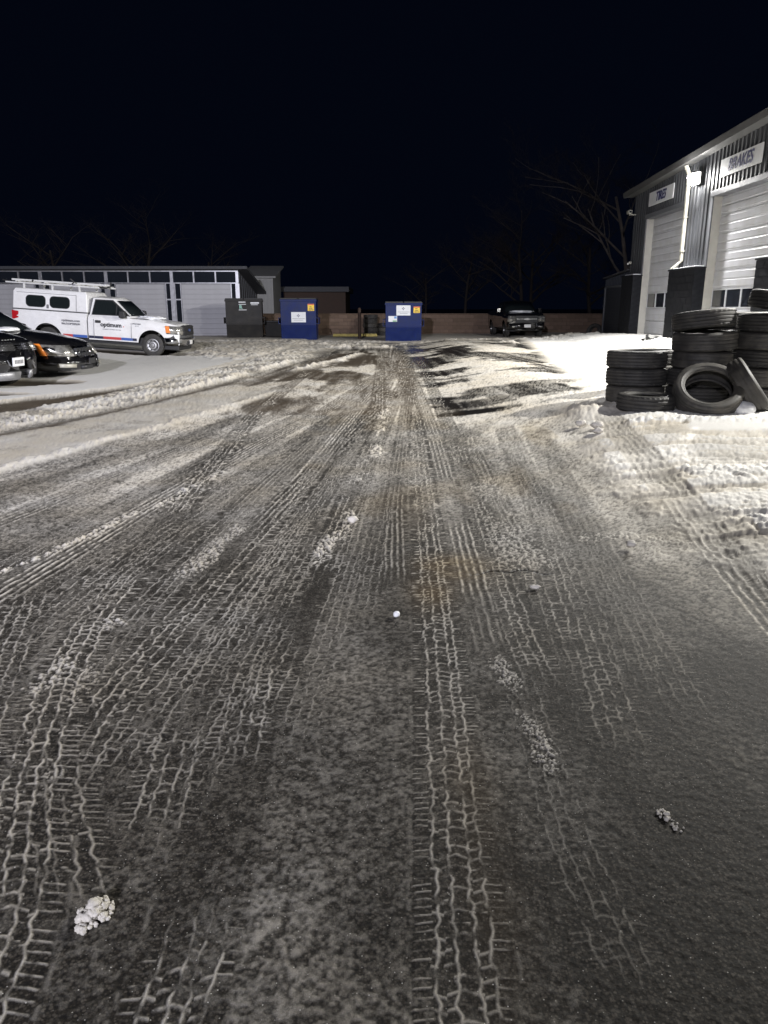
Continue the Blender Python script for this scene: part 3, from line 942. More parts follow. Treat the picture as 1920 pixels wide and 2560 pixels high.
slm = MB().hexa([(0, 0, 0), (.03, 0, 0), (.03, 2.4, 0), (0, 2.4, 0)], [(-.022, 0, .11), (.03, 0, .11), (.03, 2.4, .11), (-.022, 2.4, .11)]).mesh('slat'); slm.materials.append(M_annex)
for i in range(20): link('slat', slm, None, rd, (10.02, 32.45, .1 + i * .115))
MB().box(9.985, 10.055, 32.34, 32.44, 0, 2.48).box(9.985, 10.055, 34.86, 34.98, 0, 2.48).box(9.985, 10.055, 32.44, 34.86, 2.41, 2.48).build('door_frame', M_header, ax)
# sign boards
M_sign = mat('sign_white', (.66, .67, .69), .5, var=.05, scale=3, dirt=(.45, .45, .45), dirt_amt=.3, dscale=4)
for (txt, ya, yb, za, zb, lab) in (('TIRES', 27.35, 29.78, 5.20, 5.68, 'white board reading TIRES in navy slanted capitals above the far garage door'),
                                   ('BRAKES', 21.2, 23.7, 5.25, 5.74, 'white board reading BRAKES in navy slanted capitals above the near garage door')):
    t = tag(MB().box(9.915, 9.945, ya, yb, za, zb).build('sign_board', M_sign, None, bevel=.004), lab, 'sign', 'sign boards over the garage doors')
    tm = text_mesh(txt,   .45 if txt == 'BRAKES' else .43, .010, .28, .004, .96)
    o = link('lettering', tm, M_navy, t)
    o.matrix_local = Matrix.Translation((9.909, (ya + yb) / 2, (za + zb) / 2)) @ Matrix(((0, 0, -1, 0), (-1, 0, 0, 0), (0, 1, 0, 0), (0, 0, 0, 1)))
# down-pipe
t = tag(empty('downspout', (0, 0, 0)), 'cream rain downpipe running from the gutter to the block pier', 'pipe')
MB().hexa([(9.85, 25.93, 3.05), (9.94, 25.93, 3.05), (9.94, 26.07, 3.05), (9.85, 26.07, 3.05)], [(9.85, 25.93, 5.7), (9.94, 25.93, 5.7), (9.94, 26.07, 5.7), (9.85, 26.07, 5.7)]).build('pipe', M_cream, t, bevel=.012)
MB().hexa([(9.85, 25.93, 3.049), (9.94, 25.93, 3.049), (9.94, 26.07, 3.049), (9.85, 26.07, 3.049)], [(9.58, 25.95, 2.82), (9.66, 25.95, 2.80), (9.66, 26.05, 2.80), (9.58, 26.05, 2.82)]).build('elbow', M_cream, t, bevel=.01)
MB().hexa([(9.85, 25.93, 5.70), (9.94, 25.93, 5.70), (9.94, 26.07, 5.70), (9.85, 26.07, 5.70)], [(9.72, 25.93, 5.98), (9.80, 25.93, 6.0), (9.80, 26.07, 6.0), (9.72, 26.07, 5.98)]).build('offset', M_cream, t, bevel=.01)
for z in (3.35, 4.4): MB().box(9.838, 9.96, 25.91, 26.09, z, z + .04).build('strap', M_cream, t)
# small fittings of the wall
t = tag(empty('security_camera', (9.93, 31.35, 5.22)), 'small pale security camera on a bracket at the far wall corner', 'camera')
MB().box(-.22, .05, -.02, .02, -.13, -.09).build('bracket', M_cream, t, smooth=True)
MB().box(-.30, -.16, -.16, .12, -.085, .045).build('housing', M_cream, t, smooth=True)
MB().box(-.275, -.185, -.166, -.161, -.06, .02).build('lens', M_glass2, t)
t = tag(empty('wall_sensor', (9.93, 31.3, 3.30)), 'tiny white sensor on the wall below the security camera', 'sensor')
MB().box(-.10, .0, -.06, .06, -.05, .05).build('housing', M_cream, t, bevel=.015)
MB().tube([(-.10, 0, -.02), (-.15, -.02, -.05)], .035, 10).build('lens', M_white, t)
t = tag(empty('roof_vent', (10.3, 26.6, 6.16)), 'short pale vent pipe and hook standing on the workshop roof edge', 'vent pipe')
MB().tube([(0, 0, -.05), (0, 0, .40)], .055, 10).build('pipe', M_cream, t, smooth=True)
MB().tube([(-.05, .9, -.05), (-.1, .95, .10), (-.2, 1.15, .20)], .05, 8).build('hook', M_cream, t, smooth=True)

# ------------------------------------------------------------------ storage building on the left
M_gdoor = mat('grey_door', (.42, .42, .45), .5, var=.05, scale=2, dirt=(.3, .3, .31), dirt_amt=.4, dscale=.8)
M_alu = mat('aluminium', (.55, .55, .58), .35, .8, var=.1)
M_dkwall = mat('dark_wall', (.045, .047, .055), .7, var=.2)
sb = tag(empty('storage_building', (0, 0, 0)), 'long low building with wide grey doors under a strip of dark windows', 'building')
SY = 41.0
XR = -7.72; PW = 1.158
MB().hexa([(-30, SY + .12, -.2), (XR, SY + .12, -.2), (XR, 46.8, -.2), (-30, 46.8, -.2)], [(-30, SY + .12, 3.50), (XR, SY + .12, 3.50), (XR, 46.8, 2.35), (-30, 46.8, 2.35)]).build('wall', M_dkwall, sb)
MB().hexa([(-30.3, SY - .35, 3.52), (XR + .55, SY - .35, 3.52), (XR + .55, 47.3, 2.30), (-30.3, 47.3, 2.30)], [(-30.3, SY - .35, 3.66), (XR + .55, SY - .35, 3.66), (XR + .55, 47.3, 2.44), (-30.3, 47.3, 2.44)]).build('roof', M_dkwall, sb)
MB().box(-30, XR, SY - .01, SY + .10, 3.40, 3.45).build('top_rail', M_alu, sb)
MB().box(-30, XR, SY - .01, SY + .10, 2.80, 2.85).build('middle_rail', M_alu, sb)
nwin = 17
for i in range(nwin):
    x1 = XR - .03 - i * PW; x0 = x1 - PW
    dbl = i % 3 == 0
    MB().box(x1 - (.10 if dbl else .04), x1 + (.05 if dbl else .03), SY - .02, SY + .09, 2.852, 3.398).build('mullion', M_alu, sb)
    MB().box(x0 + .05, x1 - .06, SY + .03, SY + .05, 2.86, 3.39).build('window_pane', M_glass2, sb)
# doors: three window widths each
DW = 3 * PW
for b in range(6):
    x1 = XR - .03 - b * DW; x0 = x1 - DW
    d = empty('wide_door', (0, 0, 0), parent=sb)
    k = 11
    pm = MB().box(x0 + .46, x1 - .40, SY + .05, SY + .10, 0.004, 2.79 / k - .0035).mesh('door_panel'); pm.materials.append(M_gdoor)
    for j in range(k): link('door_panel', pm, None, d, (0, 0, -.02 + j * 2.79 / k))
    for (xa, xb) in ((x1 - .39, x1 - .09), (x0 + .09, x0 + .45)):
        sl = empty('side_light', (0, 0, 0), parent=sb)
        MB().box(xa, xa + .045, SY, SY + .09, 0, 2.80).box(xb - .045, xb, SY, SY + .09, 0, 2.80).box(xa + .045, xb - .045, SY, SY + .09, 1.95, 2.02).box(xa + .045, xb - .045, SY, SY + .09, 0, .08).build('frame', M_alu, sl)
        MB().box(xa + .046, xb - .046, SY + .04, SY + .06, .081, 1.949).build('pane', M_glass2, sl)
        MB().box(xa + .046, xb - .046, SY + .04, SY + .06, 2.021, 2.80).build('pane', M_glass2, sl)
    MB().box(x1 - .088, x1 + .08, SY - .02, SY + .11, 0, 2.798).build('post', M_alu, sb)
mb = MB()
for i in range(9): mb.box(XR + .002, XR + .04, SY + .3 + i * .6, SY + .36 + i * .6, 0, 3.35 - .12 * i)
mb.build('end_ribs', M_dkwall, sb)

# white shed and brick building beyond the boundary wall
M_shed = mat('shed_white', (.22, .22, .22), .6, var=.15, scale=2, dirt=(.2, .2, .2), dirt_amt=.5, dscale=1)
sd = tag(empty('metal_shed', (0, 0, 0)), 'pale ribbed metal shed with a lean-to roof behind the black dumpster', 'shed')
MB().hexa([(-8.5, 47.0, 0), (-6.75, 47.0, 0), (-6.75, 50.5, 0), (-8.5, 50.5, 0)], [(-8.5, 47.0, 3.28), (-6.75, 47.0, 3.28), (-6.75, 50.5, 4.0), (-8.5, 50.5, 4.0)]).build('wall', M_shed, sd)
MB().hexa([(-8.7, 46.8, 3.30), (-6.55, 46.8, 3.30), (-6.55, 50.8, 4.10), (-8.7, 50.8, 4.10)], [(-8.7, 46.8, 3.40), (-6.55, 46.8, 3.40), (-6.55, 50.8, 4.2), (-8.7, 50.8, 4.2)]).build('roof', M_shed, sd)
rbm = MB().box(0, .05, -.025, 0, 0, 3.2).mesh('rib'); rbm.materials.append(M_shed)
for i in range(8): link('rib', rbm, None, sd, (-8.4 + i * .215, 47.0, .02))
bb = tag(empty('brick_building', (0, 0, 0)), 'dim low brick building with a flat dark roof beyond the wall', 'building')
M_brickb = mat('far_brick', (.05, .030, .022), .8, var=.25, scale=4, bump=.3, bscale=20)
MB().box(-6.9, -2.65, 53, 60, 0, 2.62).build('wall', M_brickb, bb)
MB().box(-7.2, -2.4, 52.6, 60.3, 2.62, 2.95).build('roof', M_dkwall, bb)
MB().box(-5.6, -4.6, 52.94, 53.0, .6, 2.2).build('window', M_glass2, bb)

# boundary wall of blocks
M_bw = [mat('wall_block_%d' % i, c, .85, var=.2, scale=3, bump=.4, bscale=30) for i, c in enumerate(((.15, .10, .072), (.13, .088, .062), (.165, .112, .082)))]
M_mort = mat('mortar', (.06, .048, .04), .9, var=.2)
bwl = tag(empty('boundary_wall', (0, 0, 0)), 'low brown block wall along the far side of the yard', 'wall')
WY = 43.5
MB().box(XR + .1, 15, WY + .02, WY + .2, -.2, 1.18).build('mortar_core', M_mort, bwl)
MB().box(XR + .1, 15, WY - .02, WY + .24, 1.186, 1.25).build('coping', M_bw[1], bwl, bevel=.008)
bms = []
for m_ in M_bw:
    q = MB().box(.006, .474, 0, .1, .006, .194).mesh('block'); q.materials.append(m_); bms.append(q)
for c in range(6):
    x = XR + .12 - (.24 if c % 2 else 0)
    while x < 14.5:
        if x > XR: link('block', rnd.choice(bms), None, bwl, (x, WY + rnd.uniform(-.004, .004), -.015 + c * .2))
        x += .48

# ------------------------------------------------------------------ dumpsters and the things by the wall
M_blue = mat('dumpster_blue', (.004, .013, .085), .45, var=.25, scale=3, dirt=(.012, .02, .05), dirt_amt=.6, dscale=2.5, spec=.15)
M_dblk = mat('dumpster_black', (.010, .0095, .009), .5, var=.3, scale=3, dirt=(.03, .026, .021), dirt_amt=.6, dscale=2.5, spec=.2)
M_yel = mat('sticker_yellow', (.75, .50, .02), .5, var=.05)
M_stred = mat('sticker_red', (.55, .05, .03), .5, var=.05)
M_lite = mat('sticker_white', (.62, .64, .67), .5, var=.05)


def flat(name, x0, x1, z0, z1, y, m_, parent, th=.006):
    return MB().box(x0, x1, y - th, y, z0, z1).build(name, m_, parent)


def emblem(parent, x, z, s, y):
    mb = MB()
    for k in range(4):
        a = k * PI / 2
        c, d = math.cos(a), math.sin(a)
        P_ = lambda u, v: (x + u * c - v * d, y, z + u * d + v * c)
        mb.prism([P_(.12 * s, 0), P_(.5 * s, .28 * s), P_(1.0 * s, 0), P_(.5 * s, -.28 * s)], (0, -.003, 0))
    mb.build('emblem', M_navy, parent)


def dumpster(loc, rz, W_, Dp, H_, m_, label, kind):
    t = tag(empty('dumpster', (*loc, float(gz(loc[0], loc[1])) + .05), (0, 0, rz)), label, 'dumpster', 'dumpsters along the far wall')
    h = W_ / 2
    low = .38 * H_
    # side profile (y, z): front face at y=0
    pf = [(.10, 0), (0, low), (0, H_ * .97), (Dp, H_), (Dp, .0)]
    mb = MB()
    mb.prism([(-h, y, z) for y, z in pf], (W_, 0, 0))
    mb.build('bin', m_, t, bevel=.012)
    MB().box(-h - .03, h + .03, -.035, .0, H_ * .95, H_ * 1.0).box(-h - .03, -h - .001, .0, Dp, H_ * .95, H_ * .99).box(h + .001, h + .03, .0, Dp, H_ * .95, H_ * .99).build('rim', m_, t, bevel=.006)
    MB().box(-h, h, -.02, -.001, low - .03, low + .03).build('rib', m_, t, bevel=.008)
    for s_ in (-1, 1):
        p = MB()
        x0, x1 = sorted((s_ * (h + .002), s_ * (h + .12)))
        p.box(x0, x1, .05, Dp * .8, low + .03, low + .06).box(x0, x1, .05, Dp * .8, low + .30, low + .33)
        p.box(x1 - .02 if s_ > 0 else x0, x1 if s_ > 0 else x0 + .02, .05, Dp * .8, low + .061, low + .299)
        p.build('fork_sleeve', m_, t)
    for s_ in (-1, 1):
        x0, x1 = sorted((s_ * .02, s_ * (h + .01)))
        q = MB()
        n = 5
        for i in range(n):
            a = Dp * i / n; b = Dp * (i + 1) / n
            q.box(x0, x1, a, b - .03, H_ * 1.0 + .004 + (.02 if i % 2 else .0), H_ * 1.0 + .05 + (.02 if i % 2 else .0))
        q.build('lid', M_trim, t, bevel=.01)
    if kind == 'blue1':
        p = flat('notice', -h * .40, h * .42, H_ * .44, H_ * .69, -.002, M_lite, t)
        emblem(p, 0, H_ * .60, .085, -.009)
        for i, ww in enumerate((.30, .22)): flat('print_line', -ww, ww, H_ * .525 - i * .07, H_ * .525 - i * .07 + .016, -.0085, M_inkgrey, p, .002)
        p = flat('warning_sticker', h * .54, h * .90, H_ * .72, H_ * .89, -.002, M_yel, t)
    elif kind == 'blue2':
        p = flat('notice', -h * .40, h * .38, H_ * .68, H_ * .94, -.002, M_lite, t)
        emblem(p, -.01, H_ * .855, .08, -.009)
        for i, ww in enumerate((.28, .18)): flat('print_line', -ww, ww, H_ * .765 - i * .06, H_ * .765 - i * .06 + .016, -.0085, M_inkgrey, p, .002)
        q = flat('sticker', -h * .84, -h * .36, H_ * .515, H_ * .665, -.002, M_lite, t)
        flat('print_block', -h * .52, -h * .38, H_ * .60, H_ * .655, -.0085, mat('sticker_blue', (.08, .22, .5), .5), q, .002)
        flat('print_block', -h * .60, -h * .38, H_ * .52, H_ * .55, -.0085, mat('sticker_green', (.1, .3, .12), .5), q, .002)
        p = flat('warning_sticker', h * .55, h * .90, H_ * .745, H_ * .91, -.002, M_yel, t)
    else:
        for (x0, x1, z0, z1) in ((-.24, .10, .925, .95), (-.24, .12, .875, .89), (.34, .76, .90, .935), (.36, .70, .865, .88), (-.24, .14, .735, .75)):
            flat('print_line', x0, x1, H_ * z0, H_ * z1, -.003, M_lite, t, .003)
        tm = text_mesh('R', .24, .01)
        o = link('lettering', tm, mat('sticker_teal', (.25, .5, .42), .5), t); o.location = (-.14, -.006, H_ * .81); o.rotation_euler = (PI / 2, 0, 0)
        return t
    if kind in ('blue1', 'blue2'):
        z0 = H_ * .72 if kind == 'blue1' else H_ * .745; z1 = H_ * .89 if kind == 'blue1' else H_ * .91
        flat('print_band', h * .55, h * .895, z1 - .05, z1 - .004, -.0085, M_stred, p, .002)
        for i in range(3): flat('print_line', h * (.60 + .02 * i), h * (.86 - .05 * i), z0 + .03 + i * .07, z0 + .06 + i * .07, -.0085, M_ink, p, .002)
    return t


dumpster((-6.95, 38.0), .12, 1.78, 1.4, 1.90, M_dblk, 'black dumpster with white lettering beside the grey-doored building', 'black')
dumpster((-4.12, 36.8), .02, 1.70, 1.4, 1.90, M_blue, 'blue dumpster with its white notice at mid height, beside the post', 'blue1')
dumpster((.90, 35.2), 0.0, 1.66, 1.4, 1.72, M_blue, 'blue dumpster with its white notice under the lid and a second small sticker', 'blue2')
# post
t = tag(empty('bollard_post', (-1.22, 38.0, .05)), 'rusty brown steel post standing between the two blue dumpsters', 'post')
M_rust = mat('rusty_steel', (.045, .028, .020), .8, .2, var=.4, scale=8, bump=.3)
MB().tube([(0, 0, -.1), (0, 0, 1.45)], .085, 14).build('pipe', M_rust, t, smooth=True)
MB().lathe([(1.45, .085), (1.50, .06), (1.52, .0)], 14, 'z').build('cap', M_rust, t, smooth=True)
t = tag(empty('parking_stop', (-1.45, 40.8, .08)), 'faded yellow parking stop lying behind the rusty post', 'parking stop')
M_py = mat('faded_yellow', (.42, .34, .10), .7, var=.4, scale=8)
MB().hexa([(-1.3, -.1, 0), (1.1, -.1, 0), (1.1, .1, 0), (-1.3, .1, 0)], [(-1.26, -.06, .14), (1.06, -.06, .14), (1.06, .06, .14), (-1.26, .06, .14)]).build('block', M_py, t, bevel=.01)
for x in (-.9, .7): MB().tube([(x, 0, .10), (x, 0, .165)], .035, 8).build('bolt', M_rust, t)
# low black bins between the dumpsters
t = tag(empty('trash_bin', (-5.62, 39.2, .06)), 'low black wheeled bin between the black and the first blue dumpster', 'bin')
MB().hexa([(-.42, -.3, .08), (.42, -.3, .08), (.42, .3, .08), (-.42, .3, .08)], [(-.5, -.36, .80), (.5, -.36, .80), (.5, .36, .80), (-.5, .36, .80)]).build('body', M_dblk, t, bevel=.02)
MB().box(-.53, .53, -.4, .4, .802, .87).build('lid', M_trim, t, bevel=.02)
for x in (-.35, .35): MB().tube([(x - .03, .2, .08), (x + .03, .2, .08)], .09, 12).build('wheel', M_trim, t)

# ------------------------------------------------------------------ tyres
def tyre_mesh(R, Wt, rim, seg=72, groove=4, worn=0, dens=1):
    """cross-section lathed about the local z axis, with ribs, shoulder lugs and a hollow inside"""
    h = Wt / 2
    D = R - rim
    sw = [(.66, 0), (.80, .004), (.86, D * .10), (.90, D * .12), (.955, D * .30), (.985, D * .34), (1.0, D * .36), (1.0, D * .42), (.985, D * .44), (.98, D * .60), (.93, D * .80), (.90, D * .86), (.845, D * .90), (.80, D - .008)]
    pr = [(-h * a, rim + b) for a, b in sw]
    ng = groove
    xs = np.linspace(-h * .74, h * .74, ng * 4 + 1)
    for i, x in enumerate(xs):
        k = i % 4
        pr.append((float(x), R - .002 * (abs(x) / h) ** 2 * 3 - (.010 - worn * .004 if k == 2 else 0)))
    lo = len(pr)
    pr += [(h * a, rim + b) for a, b in reversed(sw)]
    pr += [(h * .60, rim + .016), (h * .78, rim + (R - rim) * .4), (h * .70, R - .035), (0, R - .026), (-h * .70, R - .035), (-h * .78, rim + (R - rim) * .4), (-h * .60, rim + .016)]
    edge = set([11, 12, 13, 14, 15, lo - 2, lo - 1, lo, lo + 1, lo + 2])

    def rf(k, i, r):
        if i in edge and k % 2: return r - (.010 - worn * .004)
        return r
    mb = MB().lathe(pr, seg, 'z', closed=True, rfun=rf)
    me = mb.mesh('tyre', smooth=True, angle=24)
    return me


TM = [tyre_mesh(.400, .235, .235), tyre_mesh(.385, .230, .225, groove=3, worn=1), tyre_mesh(.355, .205, .225, groove=3), tyre_mesh(.41, .245, .275, groove=4, worn=1)]
for i, m_ in enumerate(TM): m_.materials.append(M_rub if i % 2 == 0 else M_rub2)
TW = [.235, .230, .205, .245]
GRP = 'used tyres piled by the workshop'


def tyre(loc, rot, mi, label):
    o = link('tyre', TM[mi], None, None, loc, rot)
    return tag(o, label, 'tyre', GRP)


ORD = ['lowest', 'second lowest', 'third from the ground', 'fourth from the ground', 'fifth from the ground', 'sixth from the ground', 'seventh from the ground']


def stack(x, y, kinds, where, offs=None, tilts=None, z0=None):
    z = (float(gz(x, y)) + .035) if z0 is None else z0
    for i, k in enumerate(kinds):
        dx, dy = (offs or {}).get(i, (rnd.uniform(-.018, .018), rnd.uniform(-.018, .018)))
        tx, ty = (tilts or {}).get(i, (0, 0))
        lift = .36 * max(abs(tx), abs(ty))
        tyre((x + dx, y + dy, z + TW[k] / 2 + lift * .55), (tx, ty, rnd.uniform(0, 6)), k, 'black tyre, %s in %s' % ('topmost' if i == len(kinds) - 1 else ORD[i], where))
        z += TW[k] * .985 + lift * .7


stack(3.46, 10.28, [1, 0, 0], 'the leftmost stack of three')
stack(4.24, 10.10, [0, 0, 1, 3, 0], 'the middle stack of five', {4: (.0, .03), 3: (.03, .0), 2: (.02, 0)}, {4: (0, -.13), 3: (0, -.06)})
stack(5.06, 10.05, [3, 3, 0, 1, 0, 0], 'the tall stack at the right picture edge', {5: (.14, 0), 4: (.02, 0)}, {5: (0, -.16)})
stack(3.98, 11.10, [0, 1, 2], 'the low stack hidden behind the left pair')
stack(5.45, 11.55, [3, 3, 0, 3, 0], 'the rear stack showing between two front stacks')


def aim(n, spin=0):
    n = Vector(n).normalized()
    return n.to_track_quat('Z', 'Y').to_euler()


tyre((3.30, 9.36, .27 + .035 + TW[2] / 2), (.02, .0, 1), 2, 'low black tyre lying alone on the snow before the leftmost stack')
tyre((3.98, 9.16, .56), aim((-.16, -.62, .77)), 3, 'tyre leaning back with its hollow facing the camera')
tyre((4.53, 9.28, .60), aim((.72, -.30, .55)), 1, 'tyre leaning to the left on edge at the right end of the pile')
# tyres in the dark by the far wall
stack(-.75, 42.3, [0, 0, 3, 0, 0], 'the taller stack by the far wall')
stack(.05, 42.6, [0, 3, 0], 'the short stack by the far wall')
tyre((9.74, 35.25, .10 + .37), aim((-.75, -.55, .22)), 0, 'dark tyre leaning against the far end of the lean-to')


# snow-capped lump, chrome bumper, snow chunks
def lump(name, loc, rx, ry, rz, label, seed, n=3, m_=None, cat='snow lump', amp=.35, sc=3.0, group=None):
    bm = bmesh.new()
    bmesh.ops.create_icosphere(bm, subdivisions=n, radius=1)
    for v in bm.verts:
        p = v.co
        k = 1 + amp * (float(fbm(np.array([p.x * sc + seed * 7 + p.z * 2]), np.array([p.y * sc + seed + p.z * 3]), 3)[0]) - .5) * 2
        d_, v_ = worley(np.array([p.x * 2.2 + seed * 3 + p.z]), np.array([p.y * 2.2 + p.z * 1.3 + seed]))
        k *= 1 + amp * .6 * (.5 - float(d_[0]))
        v.co = Vector((p.x * rx * k, p.y * ry * k, p.z * rz * k + (rz * .75)))
    me = bpy.data.meshes.new(name); bm.to_mesh(me); bm.free()
    me.polygons.foreach_set('use_smooth', [True] * len(me.polygons))
    return tag(link(name, me, m_ or M_slush, None, loc), label, cat, group)


lump('snow_mound', (4.36, 8.98, .29), .14, .13, .10, 'smooth white cap of snow between the two leaning tyres', 2, 4, M_snow, amp=.06)
def clump(loc, r, n, label, seed, flat_=.7):
    """crumbs of snow frozen together into one clump"""
    rg = random.Random(seed)
    bm = bmesh.new()
    for k in range(n):
        a = rg.uniform(0, 2 * PI); q = r * math.sqrt(rg.random()) * (1.0 if k else 0)
        rad = r * rg.uniform(.13, .36) * (1 - .35 * q / r)
        c = Vector((q * math.cos(a), q * math.sin(a) * 1.2, rad * .55 + rg.random() * r * flat_ * max(0, 1 - q / r)))
        vs = bmesh.ops.create_icosphere(bm, subdivisions=2 if r < .04 else 3, radius=1)['verts']
        sx, sy, sz = (rg.uniform(.75, 1.25) for _ in range(3))
        P0 = np.array([tuple(v.co) for v in vs])
        kk = 1 + .55 * (fbm(P0[:, 0] * 2.6 + 7 * k + P0[:, 2] * 2, P0[:, 1] * 2.6 + P0[:, 2] * 3 + seed, 3) - .5) * 2
        for v, m_ in zip(vs, kk): v.co = Vector((v.co.x * sx, v.co.y * sy, v.co.z * sz)) * rad * float(m_) + c
    me = bpy.data.meshes.new('snow_chunk'); bm.to_mesh(me); bm.free()
    me.polygons.foreach_set('use_smooth', [True] * len(me.polygons))
    return tag(link('snow_chunk', me, M_slush, None, loc), label, 'snow lump')


clump((-.765, 1.60, .0), .045, 60, 'crumbly fist-sized snow clump on the tracks at lower left', 5)
clump((.885, 2.0, .0), .026, 22, 'small broken snow clump on the bare asphalt at lower right', 9, .4)
clump((.905, 1.945, .0), .020, 16, 'flat snow crumb just in front of the lower right clump', 12, .2)
lump('snow_chunk', (.065, 3.56, .006), .018, .018, .016, 'small round white snow ball in the middle of the lane', 3, 3, M_snow, amp=.15)
lump('snow_chunk', (.86, 3.95, .008), .030, .016, .012, 'thin white snow sliver right of the crack', 15, 3, amp=.5)
lump('snow_chunk', (-.235, 5.30, .012), .035, .03, .025, 'white snow lump at the end of the crumb ridge', 16, 3, amp=.5)
lump('snow_chunk', (1.62, 4.62, .045), .03, .03, .02, 'snow crumb left of the track in the right-hand snow', 18, 3, amp=.5)
for i, (x, y, r) in enumerate(((2.42, 8.35, .07), (2.30, 8.62, .06), (2.35, 8.05, .055))):
    lump('snow_chunk', (x, y, float(gz(x, y)) + .04), r, r * .9, r * .6, ['largest of three snow lumps at the corner before the tyre pile', 'upper of three snow lumps at the corner before the tyre pile', 'lower of three snow lumps at the corner before the tyre pile'][i], 20 + i, 3, amp=.35)
cb = tag(empty('chrome_bumper', (8.75, 25.6, .52), (0, 0, .3)), 'bent chrome bumper end lying on the snow before the far garage door', 'bumper')
pr = [(0, -.20), (-.10, -.17), (-.14, -.05), (-.14, .05), (-.10, .17), (0, .2)]
mb = MB()
N_ = 7
for i in range(N_):
    a = i / (N_ - 1); yy = 1.1 * a; bend = .22 * (1 - a) ** 2
    for (dx, dz) in pr: mb.v.append((-.3 + dx * (1 - .35 * (1 - a)) + bend * .3 + yy * .9, -.5 + yy * .45, dz * (1.0 - .3 * a) - .04 * a))
for i in range(N_ - 1):
    for k in range(len(pr) - 1): mb.f.append((i * 6 + k, i * 6 + k + 1, i * 6 + 7 + k, i * 6 + 6 + k))
mb.build('shell', M_chrome, cb, smooth=True, angle=50)
MB().box(-.30, .1, -.42, -.30, -.06, .06).build('bracket', M_trim, cb)
# ------------------------------------------------------------------ vehicles (local: +x forward, +y left, z up, origin on the ground at mid wheelbase)
def body_shell(name, x0, x1, top, hubs, ra, sill, half, mat_, parent, nose=(.35, .12), tail=(.25, .06), crown=.05, tuck=.05, shoulder=.0, hz=.40, flare=.02, round_top=.10, nx=90):
    """painted lower body: top is a list of (x, z); wheel arches are cut as arcs"""
    xs = set(np.linspace(x0, x1, nx))
    for h in hubs:
        if x0 < h - ra: xs |= {h - ra - .002}
        if h + ra < x1: xs |= {h + ra + .002}
        for a in np.linspace(0, PI, 25):
            x = h + ra * math.cos(a) * .9999
            if x0 < x < x1: xs.add(x)
    for d in (.01, .03, .06, .1): xs |= {x1 - d, x0 + d}
    xs = sorted(xs)
    tx = [p[0] for p in top]; tz = [p[1] for p in top]
    NZ, NT = 12, 7
    mb = MB()
    secs = []
    for x in xs:
        zt = float(np.interp(x, tx, tz)); zb = sill
        ar = 0
        for h in hubs:
            if abs(x - h) < ra:
                zb = max(zb, hz + math.sqrt(ra * ra - (x - h) ** 2))
            ar = max(ar, math.exp(-((x - h) / (ra * 1.1)) ** 4))
        dn = max(0, (x - (x1 - nose[0])) / nose[0]); dt = max(0, ((x0 + tail[0]) - x) / tail[0])
        wmul = 1 - nose[1] * dn ** 2.4 - tail[1] * dt ** 2.4
        sec = []
        for i in range(NZ):
            q = i / (NZ - 1)
            z = zb + (zt - zb) * q
            hh = (z - sill) / max(zt - sill, .1)
            w_ = half * wmul * (1 - tuck * (1 - min(1, hh / .45)) ** 2 - round_top * max(0, (hh - .72) / .28) ** 2.2) + flare * ar * math.exp(-((z - (hz + ra)) / .22) ** 2)
            w_ += shoulder * math.exp(-((hh - .74) / .07) ** 2)
            sec.append((w_, z))
        wt = sec[-1][0]
        for i in range(1, NT):
            q = i / NT
            y = wt * (1 - q)
            sec.append((y, zt + crown * (1 - (y / wt) ** 2)))
        full = [(x, -y, z) for y, z in sec] + [(x, 0, zt + crown)] + [(x, y, z) for y, z in reversed(sec)]
        secs.append(full)
    m = len(secs[0])
    for s_ in secs: mb.v += s_
    for i in range(len(secs) - 1):
        for k in range(m - 1):
            mb.f.append((i * m + k, i * m + k + 1, (i + 1) * m + k + 1, (i + 1) * m + k))
    mb.f.append(tuple(range(m)))
    mb.f.append(tuple((len(secs) - 1) * m + k for k in range(m))[::-1])
    return mb.build(name, mat_, parent, smooth=True, angle=38)


